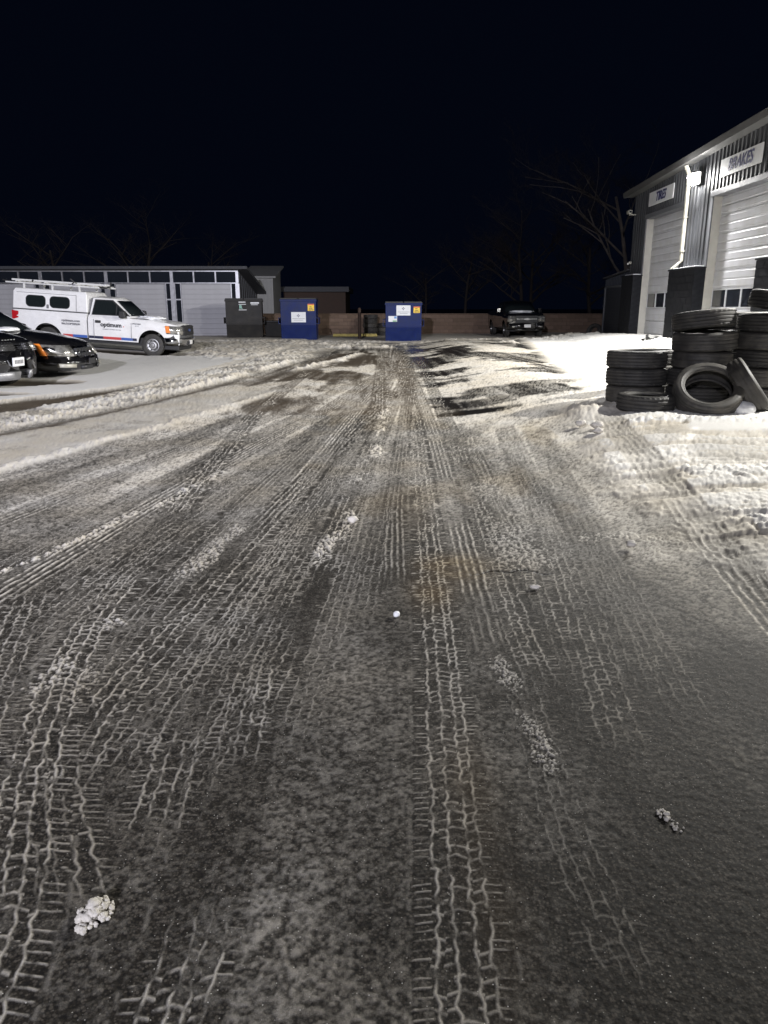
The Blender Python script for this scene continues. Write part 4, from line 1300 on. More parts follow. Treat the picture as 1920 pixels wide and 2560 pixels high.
def canopy(name, base, roof, zb, zr, wbse, wr, mat_, parent, crown=.05, bow=.10):
    """cabin volume: base/roof = (x_rear, x_front)"""
    mb = MB()
    nz_ = 7; secs = []
    for i in range(nz_ + 4):
        if i < nz_:
            q = i / (nz_ - 1) * .93
            sh = 0
        else:
            q = .93 + .07 * math.sin((i - nz_ + 1) / 4 * PI / 2)
            sh = (1 - math.cos((i - nz_ + 1) / 4 * PI / 2))
        z = zb + (zr - zb) * q
        xr = base[0] + (roof[0] - base[0]) * q + sh * .10; xf = base[1] + (roof[1] - base[1]) * q - sh * .12
        w_ = wbse + (wr - wbse) * q - sh * .09
        ring = []
        ny = 8
        for k in range(ny + 1):
            u = -1 + 2 * k / ny
            ring.append((xf + bow * (1 - u * u) * .9 - .05 * abs(u) ** 6, u * w_, z + crown * sh * (1 - u * u)))
        for k in range(1, 8):
            ring.append((xf + (xr - xf) * k / 8, w_, z))
        for k in range(ny + 1):
            u = 1 - 2 * k / ny
            ring.append((xr - bow * .35 * (1 - u * u) + .03 * abs(u) ** 6, u * w_, z + crown * sh * (1 - u * u)))
        for k in range(1, 8):
            ring.append((xr + (xf - xr) * k / 8, -w_, z))
        secs.append(ring)
    m = len(secs[0])
    for s_ in secs: mb.v += s_
    for i in range(len(secs) - 1):
        for k in range(m):
            k2 = (k + 1) % m
            mb.f.append((i * m + k, i * m + k2, (i + 1) * m + k2, (i + 1) * m + k))
    # crowned roof
    n = len(mb.v)
    last = secs[-1]
    cx = sum(p[0] for p in last) / m
    ring2 = []
    for p in last: ring2.append((cx + (p[0] - cx) * .6, p[1] * .6, last[0][2] + crown * .75))
    mb.v += ring2
    b0 = (len(secs) - 1) * m
    for k in range(m):
        k2 = (k + 1) % m
        mb.f.append((b0 + k, b0 + k2, n + k2, n + k))
    mb.v.append((cx, 0, last[0][2] + crown)); c_ = len(mb.v) - 1
    for k in range(m): mb.f.append((n + k, n + (k + 1) % m, c_))
    return mb.build(name, mat_, parent, smooth=True, angle=50)


def side_panel(name, pts, cab, parent, mat_, side, proud=.006, th=.004):
    """polygon (x, z) laid on the cabin side plane; cab = (zb, zr, wb, wr)"""
    zb, zr, wbse, wr = cab
    P_ = [(x, side * (wbse + (wr - wbse) * (z - zb) / (zr - zb) + proud), z) for x, z in pts]
    return MB().prism(P_, (0, side * th, 0)).build(name, mat_, parent)


def round_poly(x0, x1, z0, z1, r, n=5):
    p = []
    for cx, cz, a0 in ((x1 - r, z1 - r, 0), (x0 + r, z1 - r, PI / 2), (x0 + r, z0 + r, PI), (x1 - r, z0 + r, 1.5 * PI)):
        for k in range(n + 1):
            a = a0 + PI / 2 * k / n
            p.append((cx + r * math.cos(a), cz + r * math.sin(a)))
    return p


def wheel(parent, x, y, R, Wt, rimr, side, style='steel'):
    wh = empty('wheel', (x, y, R), parent=parent)
    h = Wt / 2
    pr = [(-h * .7, rimr), (-h * .95, rimr + .02), (-h, rimr + (R - rimr) * .5), (-h * .9, R - .03), (-h * .78, R - .004), (-h * .35, R), (-h * .3, R - .01), (-h * .2, R - .01), (-h * .15, R), (h * .15, R), (h * .2, R - .01), (h * .3, R - .01), (h * .35, R), (h * .78, R - .004), (h * .9, R - .03), (h, rimr + (R - rimr) * .5), (h * .95, rimr + .02), (h * .7, rimr), (h * .6, rimr - .02), (-h * .6, rimr - .02)]
    MB().lathe(pr, 40, 'y', closed=True).build('tyre', M_rub, wh, smooth=True, angle=35)
    s_ = side
    mb = MB().lathe([(s_ * h * .72, rimr + .002), (s_ * h * .74, rimr - .018), (s_ * h * .35, rimr - .03), (s_ * h * .30, rimr * .72), (s_ * h * .58, rimr * .58), (s_ * h * .62, rimr * .36), (s_ * h * .52, rimr * .30), (s_ * h * .80, rimr * .26), (s_ * h * .82, rimr * .1), (s_ * h * .82, .001)], 36, 'y')
    rim = mb.build('rim', M_rim, wh, smooth=True, angle=35)
    ho = MB()
    if style == 'steel':
        for k in range(8):
            a = 2 * PI * (k + .5) / 8
            c, d = math.cos(a), math.sin(a)
            q = [(.80, -.085), (.80, .085), (.66, .07), (.66, -.07)]
            ho.prism([(rimr * (u * c - v * d * 1.2), s_ * h * .36, rimr * (u * d + v * c * 1.2)) for u, v in q], (0, s_ * .02, 0))
    else:
        for k in range(9):
            a = 2 * PI * k / 9
            c, d = math.cos(a), math.sin(a)
            q = [(.92, -.13), (.92, .13), (.42, .05), (.42, -.05)]
            ho.prism([(rimr * (u * c - v * d), s_ * h * .60, rimr * (u * d + v * c)) for u, v in q], (0, s_ * .015, 0))
    ho.build('vent_hole' if style == 'steel' else 'spoke_gap', M_trim, wh)
    return wh


def front_panel(name, pts, x, parent, mat_, th=.02, slope=0.0, curve=0.0):
    """polygon (y, z) on the nose; slope tilts it, curve sweeps it back to the sides"""
    P_ = [(x - slope * (z - pts[0][1]) - curve * y * y, y, z) for y, z in pts]
    return MB().prism(P_, (th, 0, 0)).build(name, mat_, parent)


def place(t, x, y, yaw, half_wb, pitch=None, dz=.045):
    c, s_ = math.cos(yaw), math.sin(yaw)
    zf = float(gz(x + c * half_wb, y + s_ * half_wb)); zr_ = float(gz(x - c * half_wb, y - s_ * half_wb))
    t.location = (x, y, (zf + zr_) / 2 + dz)
    t.rotation_euler = (0, -math.atan2(zf - zr_, 2 * half_wb), yaw)


def put_text(txt, size, pos, parent, m_, bold=0.0, side=-1, depth=.002, space=1.0, shear=0.0):
    me = text_mesh(txt, size, bold, shear, depth, space)
    o = link('lettering', me, m_, parent)
    o.location = pos
    o.rotation_euler = (PI / 2, 0, 0) if side < 0 else (PI / 2, 0, PI)
    return o


# ---- white pickup with a topper and ladder rack
tk = tag(empty('pickup_truck'), 'white pickup with bed topper, ladder rack and coloured side stripe', 'truck')
HB = 1.85; RW = .395
body_shell('cab_body', -.40, 2.78, [(-.4, 1.30), (.9, 1.29), (1.15, 1.25), (1.7, 1.235), (2.4, 1.18), (2.66, 1.12), (2.78, .98)], [HB], .50, .46, .985, M_white, tk, nose=(.55, .10), tail=(.06, .0), crown=.05, shoulder=.012, hz=.42, flare=.025)
body_shell('bed', -3.05, -.445, [(-3.05, 1.34), (-.445, 1.34)], [-HB], .50, .50, .985, M_white, tk, nose=(.06, .0), tail=(.2, .03), crown=.0, shoulder=.012, hz=.42, flare=.03, round_top=.04)
CAB = (1.28, 1.90, .925, .735)
canopy('cab', (-.38, 1.12), (-.30, .42), 1.28, 1.90, .925, .735, M_white, tk, crown=.05, bow=.20)
# topper
tp = MB()
for z, w_, xr, xf in ((1.36, .955, -3.05, -.42), (1.95, .905, -3.02, -.44), (2.045, .855, -2.97, -.50), (2.07, .70, -2.85, -.60)):
    tp.v += [(xr, -w_, z), (xf, -w_, z), (xf, w_, z), (xr, w_, z)]
for i in range(3):
    for k in range(4):
        tp.f.append((i * 4 + k, i * 4 + (k + 1) % 4, i * 4 + 4 + (k + 1) % 4, i * 4 + 4 + k))
tp.f += [(3, 2, 1, 0), (12, 13, 14, 15)]
top_o = tp.build('topper', M_white, tk, bevel=.025)
TOPP = (1.36, 1.95, .955, .905)
for sd_ in (-1, 1):
    for (a, b) in ((-2.56, -1.90), (-1.72, -1.05)):
        side_panel('window_seal', round_poly(a - .02, b + .02, 1.44, 1.84, .14), TOPP, top_o, M_trim, sd_, .003, .006)
        side_panel('window', round_poly(a, b, 1.46, 1.82, .125), TOPP, top_o, M_glass, sd_, .009, .004)
    side_panel('latch', round_poly(-1.85, -1.77, 1.42, 1.55, .02), TOPP, top_o, M_inkgrey, sd_, .003, .01)
    side_panel('panel_seam', [(-.82, 1.38), (-.80, 1.38), (-.80, 1.92), (-.82, 1.92)], TOPP, top_o, M_inkgrey, sd_, .001, .002)
    side_panel('panel_seam', [(-2.9, 1.905), (-.80, 1.905), (-.80, 1.92), (-2.9, 1.92)], TOPP, top_o, M_inkgrey, sd_, .001, .002)
    MB().box(-3.04, -.42, sd_ * .965 - .012, sd_ * .965 + .012, 1.335, 1.365).build('bed_rail_gasket', M_trim, tk)
    win = [(-.25, 1.33), (-.17, 1.80), (.40, 1.81), (.98, 1.36)]
    side_panel('window_frame', [(-.29, 1.305), (-.20, 1.835), (.43, 1.845), (1.08, 1.33)], CAB, tk, M_trim, sd_, .004, .006)
    side_panel('side_window', win, CAB, tk, M_glass, sd_, .0105, .004)
    side_panel('window_divider', [(.56, 1.34), (.60, 1.34), (.60, 1.70), (.56, 1.73)], CAB, tk, M_trim, sd_, .015, .006)
    # mirror
    mr = MB().hexa([(.72, sd_ * .97, 1.26), (.98, sd_ * .97, 1.26), (.98, sd_ * 1.16, 1.27), (.74, sd_ * 1.16, 1.27)], [(.74, sd_ * .98, 1.52), (.95, sd_ * .98, 1.52), (.94, sd_ * 1.16, 1.50), (.76, sd_ * 1.16, 1.50)])
    mr.build('mirror', M_trim, tk, bevel=.03, smooth=False)
    # door seams, handle
    for (xa, z0, z1) in ((-.20, .52, 1.29), (1.12, .52, 1.24)):
        MB().box(xa, xa + .012, sd_ * .990 - .008, sd_ * .990 + .008, z0, z1 - .12).build('door_seam', M_inkgrey, tk)
    MB().box(-.14, .06, sd_ * 1.005 - .014, sd_ * 1.005 + .014, 1.045, 1.135).build('door_handle', M_trim, tk, bevel=.012)
    # stripe along the sill
    for sb_, segs in ((0, ((-1.30, -.96, 'r'), (-.96, -.45, 'b'))), (1, ((-.395, .12, 'n'), (.12, .75, 'r'), (.75, 1.16, 'b'), (1.16, 1.30, 'n')))):
        for (xa, xb, c_) in segs:
            mm = {'r': mat('stripe_red', (.52, .06, .06), .4, var=.05), 'b': mat('stripe_blue', (.05, .12, .42), .4, var=.05), 'n': mat('stripe_navy', (.02, .024, .06), .4, var=.05)}[c_]
            yy = .962 * .99
            MB().hexa([(xa, sd_ * (.946), .505), (xb, sd_ * (.946), .505), (xb, sd_ * .955, .505), (xa, sd_ * .955, .505)], [(xa, sd_ * .966, .595), (xb, sd_ * .966, .595), (xb, sd_ * .974, .595), (xa, sd_ * .974, .595)]).build('stripe', mm, tk)
    # lamps
    MB().hexa([(-3.065, sd_ * .80, .97), (-2.84, sd_ * .985, 1.05), (-2.84, sd_ * .997, 1.05), (-3.075, sd_ * .99, .97)], [(-3.065, sd_ * .80, 1.29), (-2.84, sd_ * .972, 1.27), (-2.84, sd_ * .984, 1.27), (-3.075, sd_ * .99, 1.29)]).build('tail_lamp', M_red, tk, bevel=.01)
    hl = MB().hexa([(2.40, sd_ * .975, .84), (2.80, sd_ * .62, .82), (2.86, sd_ * .62, .82), (2.50, sd_ * .985, .84)], [(2.36, sd_ * .955, 1.09), (2.74, sd_ * .64, 1.11), (2.80, sd_ * .64, 1.11), (2.46, sd_ * .965, 1.09)])
    hl = MB()
    ring_a = [(2.36, .990), (2.56, .970), (2.70, .930), (2.81, .85), (2.845, .70), (2.85, .60)]
    for (x_, y_) in ring_a: hl.v += [(x_, sd_ * y_, .82), (x_ - .045, sd_ * (y_ - .02), 1.10)]
    for k in range(len(ring_a) - 1): hl.f.append((2 * k, 2 * k + 2, 2 * k + 3, 2 * k + 1))
    hlo = hl.build('headlight', M_lens, tk, smooth=True)
    sm = hlo.modifiers.new('s', 'SOLIDIFY'); sm.thickness = .03; sm.offset = 0
    am = MB()
    for (x_, y_) in ((2.35, 1.003), (2.49, .992)): am.v += [(x_, sd_ * y_, .86), (x_ - .04, sd_ * (y_ - .015), 1.09)]
    am.f.append((0, 2, 3, 1))
    amo = am.build('turn_signal', M_amber, hlo); sm = amo.modifiers.new('s', 'SOLIDIFY'); sm.thickness = .03; sm.offset = 0
# windscreen laid just in front of the cab
ws_ = MB()
for i in range(7):
    u = -1 + 2 * i / 6
    for q in (.10, .88):
        xf = 1.12 + (.42 - 1.12) * q; w_ = (.925 + (.735 - .925) * q) * .90
        ws_.v.append((xf + .20 * (1 - (u * .9) ** 2) * .9 + .012, u * w_, 1.28 + .62 * q + .008))
for i in range(6): ws_.f.append((2 * i, 2 * i + 2, 2 * i + 3, 2 * i + 1))
wso = ws_.build('windscreen', M_glass, tk, smooth=True); sm = wso.modifiers.new('s', 'SOLIDIFY'); sm.thickness = .012
MB().tube([(1.28, -.62, 1.335), (1.22, .10, 1.36)], .012, 6).tube([(1.26, .0, 1.335), (1.20, .62, 1.36)], .012, 6).build('wiper', M_trim, tk)
gr = front_panel('grille', [(-.56, .80), (.56, .80), (.60, 1.10), (.42, 1.13), (-.42, 1.13), (-.60, 1.10)], 2.79, tk, M_trim, .10, .12)
for z in (.88, .97, 1.05): front_panel('grille_bar', [(-.53, z), (.53, z), (.53, z + .028), (-.53, z + .028)], 2.885 - .12 * (z - .8), gr, M_trim, .02)
front_panel('emblem', [(.12 * math.cos(a), .965 + .05 * math.sin(a)) for a in np.linspace(0, 2 * PI, 15)[:-1]], 2.875, gr, mat('emblem_blue', (.05, .07, .16), .3), .035)
bp_ = MB()
for (x_, y_) in ((2.30, -1.0), (2.62, -.985), (2.86, -.80), (2.93, -.45), (2.95, 0), (2.93, .45), (2.86, .80), (2.62, .985), (2.30, 1.0)):
    bp_.v += [(x_ - .03, y_ * .97, .44), (x_, y_, .52), (x_ + .005, y_, .66), (x_ - .05, y_ * .98, .71)]
for i in range(8):
    for k in range(3): bp_.f.append((i * 4 + k, i * 4 + 4 + k, i * 4 + 5 + k, i * 4 + 1 + k))
o = bp_.build('front_bumper', M_chrome, tk, smooth=True, angle=35); sm = o.modifiers.new('s', 'SOLIDIFY'); sm.thickness = .03
up = MB()
for (x_, y_) in ((2.32, -.985), (2.62, -.96), (2.84, -.76), (2.90, 0), (2.84, .76), (2.62, .96), (2.32, .985)): up.v += [(x_, y_, .70), (x_ - .03, y_ * .985, .825)]
for i in range(6): up.f.append((2 * i, 2 * i + 2, 2 * i + 3, 2 * i + 1))
o = up.build('bumper_cover', mat('grey_plastic', (.06, .06, .062), .55, var=.1), tk, smooth=True, angle=35); sm = o.modifiers.new('s', 'SOLIDIFY'); sm.thickness = .02
MB().box(2.80, 2.955, -.42, .42, .46, .60).build('bumper_step', M_trim, tk, bevel=.02)
MB().box(2.955, 2.965, -.17, .13, .48, .62).build('licence_plate', M_plate, tk)
MB().box(2.2, 2.75, -.8, .8, .26, .45).build('air_dam', M_trim, tk, bevel=.03)
MB().box(-3.22, -3.06, -.93, .93, .50, .68).build('rear_bumper', M_chrome, tk, bevel=.03)
MB().box(-3.0, 2.25, -.72, .72, .34, .62).box(-3.0, -.5, -.9, .9, .86, 1.28).box(-.3, 2.55, -.86, .86, .90, 1.0).build('underbody', M_trim, tk)
for sd_ in (-1, 1):
    wheel(tk, HB, sd_ * .84, RW, .25, .225, sd_)
    wheel(tk, -HB, sd_ * .84, RW, .25, .225, sd_)
put_text('optimum', .205, (.415, -.996, 1.00), tk, M_ink, .006, depth=.006)
MB().box(.845, .872, -1.006, -.985, .955, .982).build('lettering_dot', M_stred, tk)
put_text('CONNECT TO WHAT MATTERS', .040, (.44, -.993, .845), tk, M_inkgrey, depth=.006, space=1.15)
put_text('optimum.com', .115, (-1.0, -1.002, 1.06), tk, M_inkgrey, .002, depth=.006)
put_text('866.9.OPTIMUM', .095, (-1.0, -1.002, .945), tk, M_inkgrey, .002, depth=.006)
put_text('PTX3468', .075, (1.32, -.998, 1.09), tk, M_inkgrey, .001, depth=.006)
put_text('FT150', .055, (1.34, -.998, 1.015), tk, M_inkgrey, .001, depth=.006)
# ladder rack
M_rack = mat('rack_white', (.62, .62, .61), .4, var=.1)
for sd_ in (-1, 1):
    MB().box(-3.35, -.05, sd_ * .74 - .025, sd_ * .74 + .025, 2.20, 2.25).build('rack_rail', M_rack, tk, bevel=.008)
    for x in (-2.7, -1.7, -.75): MB().box(x - .03, x + .03, sd_ * .74 - .02, sd_ * .74 + .02, 2.02, 2.199).build('rack_foot', M_rack, tk)
for x in (-2.9, -1.9, -.8, -.2): MB().box(x - .03, x + .03, -.9, .9, 2.252, 2.29).build('rack_crossbar', M_rack, tk, bevel=.008)
MB().box(-3.2, .15, -.60, -.54, 2.292, 2.35).box(-3.2, .15, -.28, -.22, 2.292, 2.35).build('ladder_rail', M_rack, tk)
MB().tube([(-.1, -.72, 2.25), (.18, -.72, 2.23), (.32, -.72, 2.28), (.36, -.72, 2.42)], .028, 8).build('rack_hook', M_trim, tk, smooth=True)
MB().tube([(-.95, -.86, 2.29), (-.86, -.9, 2.36), (-.98, -.92, 2.46)], .025, 8).tube([(-2.35, -.86, 2.29), (-2.3, -.9, 2.33)], .025, 8).tube([(-3.35, -.6, 2.25), (-3.52, -.6, 2.28)], .03, 8).build('rack_clamp', M_trim, tk, smooth=True)
tk.scale = (.93, .93, .93)
place(tk, -9.30, 25.75, -.03, HB * .93, dz=.0)
bpy.context.view_layer.update()
# snow heap left on its bonnet
o = lump('snow_heap', (0, 0, 0), .42, .46, .075, 'snow heap left on the bonnet of the white pickup', 33, 4, M_snow, amp=.45, sc=2.0)
o.matrix_world = tk.matrix_world @ Matrix.Translation((1.62, -.30, 1.255))


def wheels(t, hb, track_, R, Wt, rimr, style):
    for x in (hb, -hb):
        for sd_ in (-1, 1): wheel(t, x, sd_ * track_, R, Wt, rimr, sd_, style)


def screen(t, base, roof, zb, zr, wbse, wr, bow, q0=.08, q1=.9):
    """windscreen just in front of a cabin"""
    s_ = MB()
    for i in range(9):
        u = -1 + 2 * i / 8
        for q in (q0, q1):
            xf = base[1] + (roof[1] - base[1]) * q; w_ = (wbse + (wr - wbse) * q) * .91
            s_.v.append((xf + bow * (1 - (u * .91) ** 2) * .9 + .012, u * w_, zb + (zr - zb) * q + .008))
    for i in range(8): s_.f.append((2 * i, 2 * i + 2, 2 * i + 3, 2 * i + 1))
    o = s_.build('windscreen', M_glass, t, smooth=True)
    m_ = o.modifiers.new('s', 'SOLIDIFY'); m_.thickness = .012
    return o


def sweep(name, path, z0, z1, lean, m_, t, th=.025):
    """a band following points (x, y) round the nose"""
    s_ = MB()
    for (x_, y_) in path: s_.v += [(x_, y_, z0), (x_ - lean, y_ * .985, z1)]
    for i in range(len(path) - 1): s_.f.append((2 * i, 2 * i + 2, 2 * i + 3, 2 * i + 1))
    o = s_.build(name, m_, t, smooth=True, angle=40)
    q = o.modifiers.new('s', 'SOLIDIFY'); q.thickness = th; q.offset = 0
    return o


def both(path):
    return [(x, -y) for x, y in path] + [(x, y) for x, y in reversed(path) if y > 1e-6]


# ---- black sedan
sd1 = tag(empty('sedan_car'), 'black sedan with amber-edged tall headlight and chrome egg-crate grille', 'car', 'black vehicles parked in the lot')
hb = 1.47
body_shell('body', -2.72, 2.50, [(-2.72, .92), (-2.5, 1.02), (-1.4, 1.03), (.7, 1.0), (.95, .985), (1.6, .935), (2.15, .845), (2.36, .77), (2.46, .66), (2.50, .55)], [hb, -hb], .375, .24, .945, M_black, sd1, nose=(.75, .20), tail=(.4, .1), crown=.05, hz=.34, shoulder=.01, flare=.012, round_top=.13)
CS = (.97, 1.44, .86, .62)
canopy('cabin', (-1.75, .98), (-1.0, .10), .97, 1.44, .86, .62, M_black, sd1, crown=.05, bow=.22)
screen(sd1, (-1.75, .98), (-1.0, .10), .97, 1.44, .86, .62, .22)
for s_ in (-1, 1):
    side_panel('side_window', [(-1.25, 1.0), (-.9, 1.36), (.05, 1.37), (.72, 1.01)], CS, sd1, M_glass, s_, .006)
    side_panel('pillar', [(-.33, .99), (-.26, .99), (-.29, 1.38), (-.35, 1.38)], CS, sd1, M_trim, s_, .012)
    MB().hexa([(.50, s_ * .90, .97), (.72, s_ * .90, .97), (.72, s_ * 1.06, .98), (.55, s_ * 1.06, .98)], [(.52, s_ * .90, 1.12), (.68, s_ * .90, 1.12), (.68, s_ * 1.06, 1.10), (.57, s_ * 1.06, 1.10)]).build('mirror', M_black, sd1, bevel=.025)
    hl = sweep('headlight', [(1.98, s_ * .948), (2.12, s_ * .928), (2.26, s_ * .895), (2.38, s_ * .85), (2.48, s_ * .79), (2.53, s_ * .70), (2.55, s_ * .52)], .56, .785, .17, M_lens, sd1, .03)
    sweep('turn_signal', [(1.96, s_ * .985), (2.10, s_ * .968)], .555, .80, .17, M_amber, hl, .03)
    for (a, b) in ((.70, .72), (-.36, -.345)): MB().box(a, b, s_ * .945 - .006, s_ * .945 + .006, .34, .86).build('door_seam', M_ink, sd1)
    sweep('fog_lamp', [(2.30, s_ * .945), (2.46, s_ * .865), (2.60, s_ * .66)], .32, .40, .0, mat('fog_lens', (.36, .35, .30), .3), sd1, .03)
g_ = sweep('grille', both([(2.59, 0.0), (2.575, .25), (2.545, .46)]), .53, .755, .14, M_chrome, sd1, .03)
for k in range(-3, 4): MB().box(2.50, 2.603 - .03 * abs(k) / 3, k * .12 - .045, k * .12 + .045, .55, .62).box(2.45, 2.545 - .03 * abs(k) / 3, k * .12 - .045, k * .12 + .045, .65, .72).build('grille_slot', M_trim, g_)
sweep('front_bumper', both([(2.66, 0.0), (2.645, .35), (2.58, .62), (2.44, .84), (2.1, .95), (1.9, .96)]), .28, .53, .03, M_black, sd1, .05)
sweep('air_intake', both([(2.69, 0.0), (2.68, .30), (2.64, .48)]), .27, .36, .0, M_trim, sd1, .03)
MB().box(2.68, 2.70, -.16, .16, .38, .50).build('licence_plate_holder', M_trim, sd1)
MB().box(-2.3, 2.2, -.7, .7, .18, .5).build('underbody', M_trim, sd1)
for s_ in (-1, 1): sweep('tail_lamp', [(-2.60, s_ * .90), (-2.70, s_ * .78)], .62, .94, .0, M_red, sd1)
wheels(sd1, hb, .80, .335, .225, .225, 'alloy')
place(sd1, -9.45, 17.45, -.02, hb, dz=.01)
bpy.context.view_layer.update()
o = lump('snow_heap', (0, 0, 0), .20, .36, .05, 'smooth white snow pad at the windscreen base of the black sedan', 41, 4, M_snow, amp=.18, sc=1.5)
o.matrix_world = sd1.matrix_world @ Matrix.Translation((1.02, -.48, 1.0))

# ---- black SUV, nearest the left edge
sv = tag(empty('suv_car'), 'glossy black SUV at the left picture edge showing its nose and plate', 'car', 'black vehicles parked in the lot')
hb = 1.33
body_shell('body', -2.18, 2.12, [(-2.18, 1.0), (-2.05, 1.12), (.6, 1.10), (.9, 1.08), (1.5, 1.04), (1.9, .97), (2.04, .90), (2.12, .74)], [hb, -hb], .40, .30, .965, M_black, sv, nose=(.65, .22), tail=(.35, .1), crown=.055, hz=.37, shoulder=.015, flare=.02, round_top=.10)
CV = (1.07, 1.60, .89, .64)
canopy('cabin', (-2.0, .92), (-1.72, .12), 1.07, 1.60, .89, .64, M_black, sv, crown=.05, bow=.2)
screen(sv, (-2.0, .92), (-1.72, .12), 1.07, 1.60, .89, .64, .2)
for s_ in (-1, 1):
    side_panel('side_window', [(-1.75, 1.22), (-1.62, 1.48), (.05, 1.51), (.66, 1.11), (-1.0, 1.14)], CV, sv, M_glass, s_, .006)
    MB().hexa([(.46, s_ * .92, 1.08), (.68, s_ * .92, 1.08), (.68, s_ * 1.10, 1.09), (.5, s_ * 1.10, 1.09)], [(.48, s_ * .92, 1.24), (.66, s_ * .92, 1.24), (.66, s_ * 1.10, 1.22), (.53, s_ * 1.10, 1.22)]).build('mirror', M_black, sv, bevel=.03)
    hl = sweep('headlight', [(1.68, s_ * .968), (1.86, s_ * .93), (1.99, s_ * .88), (2.09, s_ * .79), (2.14, s_ * .6)], .80, .92, .07, M_lens, sv, .03)
    sweep('lamp_bezel', [(1.67, s_ * .975), (1.86, s_ * .94), (2.0, s_ * .89), (2.10, s_ * .80), (2.15, s_ * .6)], .775, .80, .0, M_chrome, hl, .03)
    sweep('side_intake', [(1.86, s_ * .88), (2.0, s_ * .76), (2.08, s_ * .62)], .48, .66, .02, M_trim, sv, .03)
    MB().box(.62, .635, s_ * .965 - .006, s_ * .965 + .006, .42, .98).build('door_seam', M_ink, sv)
g_ = sweep('grille', both([(2.19, 0.0), (2.175, .28), (2.145, .54)]), .80, .93, .05, M_trim, sv, .03)
for z in (.82, .86, .90): sweep('grille_bar', both([(2.205 - .38 * (z - .8), 0.0), (2.19 - .38 * (z - .8), .28), (2.16 - .38 * (z - .8), .52)]), z, z + .012, .0, mat('dark_chrome', (.18, .18, .19), .25, .8), g_, .012)
sweep('front_bumper', both([(2.24, 0.0), (2.225, .35), (2.15, .64), (1.98, .84), (1.68, .96)]), .42, .78, .08, M_black, sv, .05)
sweep('skid_plate', both([(2.25, 0.0), (2.235, .30), (2.15, .52), (2.02, .66)]), .27, .42, -.03, mat('silver_plastic', (.26, .26, .27), .4, .4), sv, .04)
sweep('lower_intake', both([(2.262, 0.0), (2.25, .25), (2.2, .42)]), .34, .44, .0, M_trim, sv, .03)
pl = MB().box(2.235, 2.262, -.16, .16, .52, .68).build('licence_plate', M_plate, sv)
for k in range(6): MB().box(2.262, 2.265, -.125 + k * .044, -.095 + k * .044, .565, .635).build('plate_mark', M_inkgrey, pl)
for k in range(5): MB().box(2.05, 2.062, .16 - k * .085, .205 - k * .085, .985, 1.0).build('bonnet_letter', M_rim, sv)
MB().box(-1.9, 1.9, -.72, .72, .22, .55).build('underbody', M_trim, sv)
for s_ in (-1, 1): sweep('tail_lamp', [(-1.98, s_ * .93), (-2.16, s_ * .8)], .85, 1.0, .0, M_red, sv)
wheels(sv, hb, .81, .365, .235, .255, 'alloy')
place(sv, -9.24, 14.75, -.16, hb, dz=.01)

# ---- black pickup facing the camera by the wall
bt = tag(empty('pickup_truck'), 'black pickup facing the camera in front of the brown wall', 'truck', 'black vehicles parked in the lot')
hb = 1.78
body_shell('body', -2.95, 2.75, [(-2.95, 1.36), (-.8, 1.36), (-.75, 1.32), (1.0, 1.30), (1.5, 1.28), (2.4, 1.24), (2.66, 1.18), (2.75, 1.05)], [hb, -hb], .50, .50, 1.0, M_black, bt, nose=(.4, .08), tail=(.2, .03), crown=.05, hz=.42, flare=.03, round_top=.07)
canopy('cab', (-.85, 1.10), (-.65, .42), 1.30, 1.88, .93, .73, M_black, bt, crown=.05, bow=.16)
screen(bt, (-.85, 1.10), (-.65, .42), 1.30, 1.88, .93, .73, .16)
for s_ in (-1, 1):
    side_panel('side_window', [(-.62, 1.35), (-.55, 1.76), (.36, 1.78), (.92, 1.36)], (1.30, 1.88, .93, .73), bt, M_glass, s_, .006)
    MB().hexa([(.80, s_ * 1.02, 1.30), (.98, s_ * 1.02, 1.30), (.98, s_ * 1.24, 1.30), (.82, s_ * 1.24, 1.30)], [(.82, s_ * 1.02, 1.55), (.96, s_ * 1.02, 1.55), (.95, s_ * 1.24, 1.53), (.84, s_ * 1.24, 1.53)]).build('mirror', M_black, bt, bevel=.03)
    hl = sweep('headlight', [(2.56, s_ * 1.0), (2.70, s_ * .968), (2.775, s_ * .90), (2.79, s_ * .60)], .84, 1.13, .03, M_lens, bt, .03)
    MB().box(2.775, 2.80, s_ * .76 - .012, s_ * .76 + .012, .85, 1.12).box(2.77, 2.795, s_ * .75 - .12, s_ * .75 + .12, .975, 1.0).build('lamp_divider', M_trim, hl)
g_ = front_panel('grille', [(-.56, .80), (.56, .80), (.58, 1.14), (-.58, 1.14)], 2.74, bt, M_trim, .05)
for z in (.87, 1.06): front_panel('grille_bar', [(-.54, z), (.54, z), (.54, z + .03), (-.54, z + .03)], 2.79, g_, M_trim, .02)
front_panel('grille_crossbar', [(-.55, .955), (.55, .955), (.55, 1.0), (-.55, 1.0)], 2.79, g_, M_chrome, .03)
front_panel('emblem', [(-.16, .95), (-.06, .95), (-.06, .93), (.06, .93), (.06, .95), (.16, .95), (.13, 1.005), (.06, 1.005), (.06, 1.025), (-.06, 1.025), (-.06, 1.005), (-.13, 1.005)], 2.822, g_, M_rim, .012)
sweep('front_bumper', both([(2.95, 0.0), (2.93, .5), (2.84, .85), (2.55, 1.0)]), .48, .76, .02, M_black, bt, .05)
sweep('bumper_guard', both([(2.97, 0.0), (2.95, .45), (2.90, .62)]), .42, .47, .0, M_chrome, bt, .03)
MB().box(2.96, 2.975, -.17, .17, .56, .71).build('licence_plate', M_plate, bt)
for s_ in (-1, 1): MB().box(2.88, 2.93, s_ * .72 - .08, s_ * .72 + .08, .56, .64).build('fog_lamp', M_lens, bt, bevel=.02)
MB().box(-2.6, 2.3, -.75, .75, .34, .66).build('underbody', M_trim, bt)
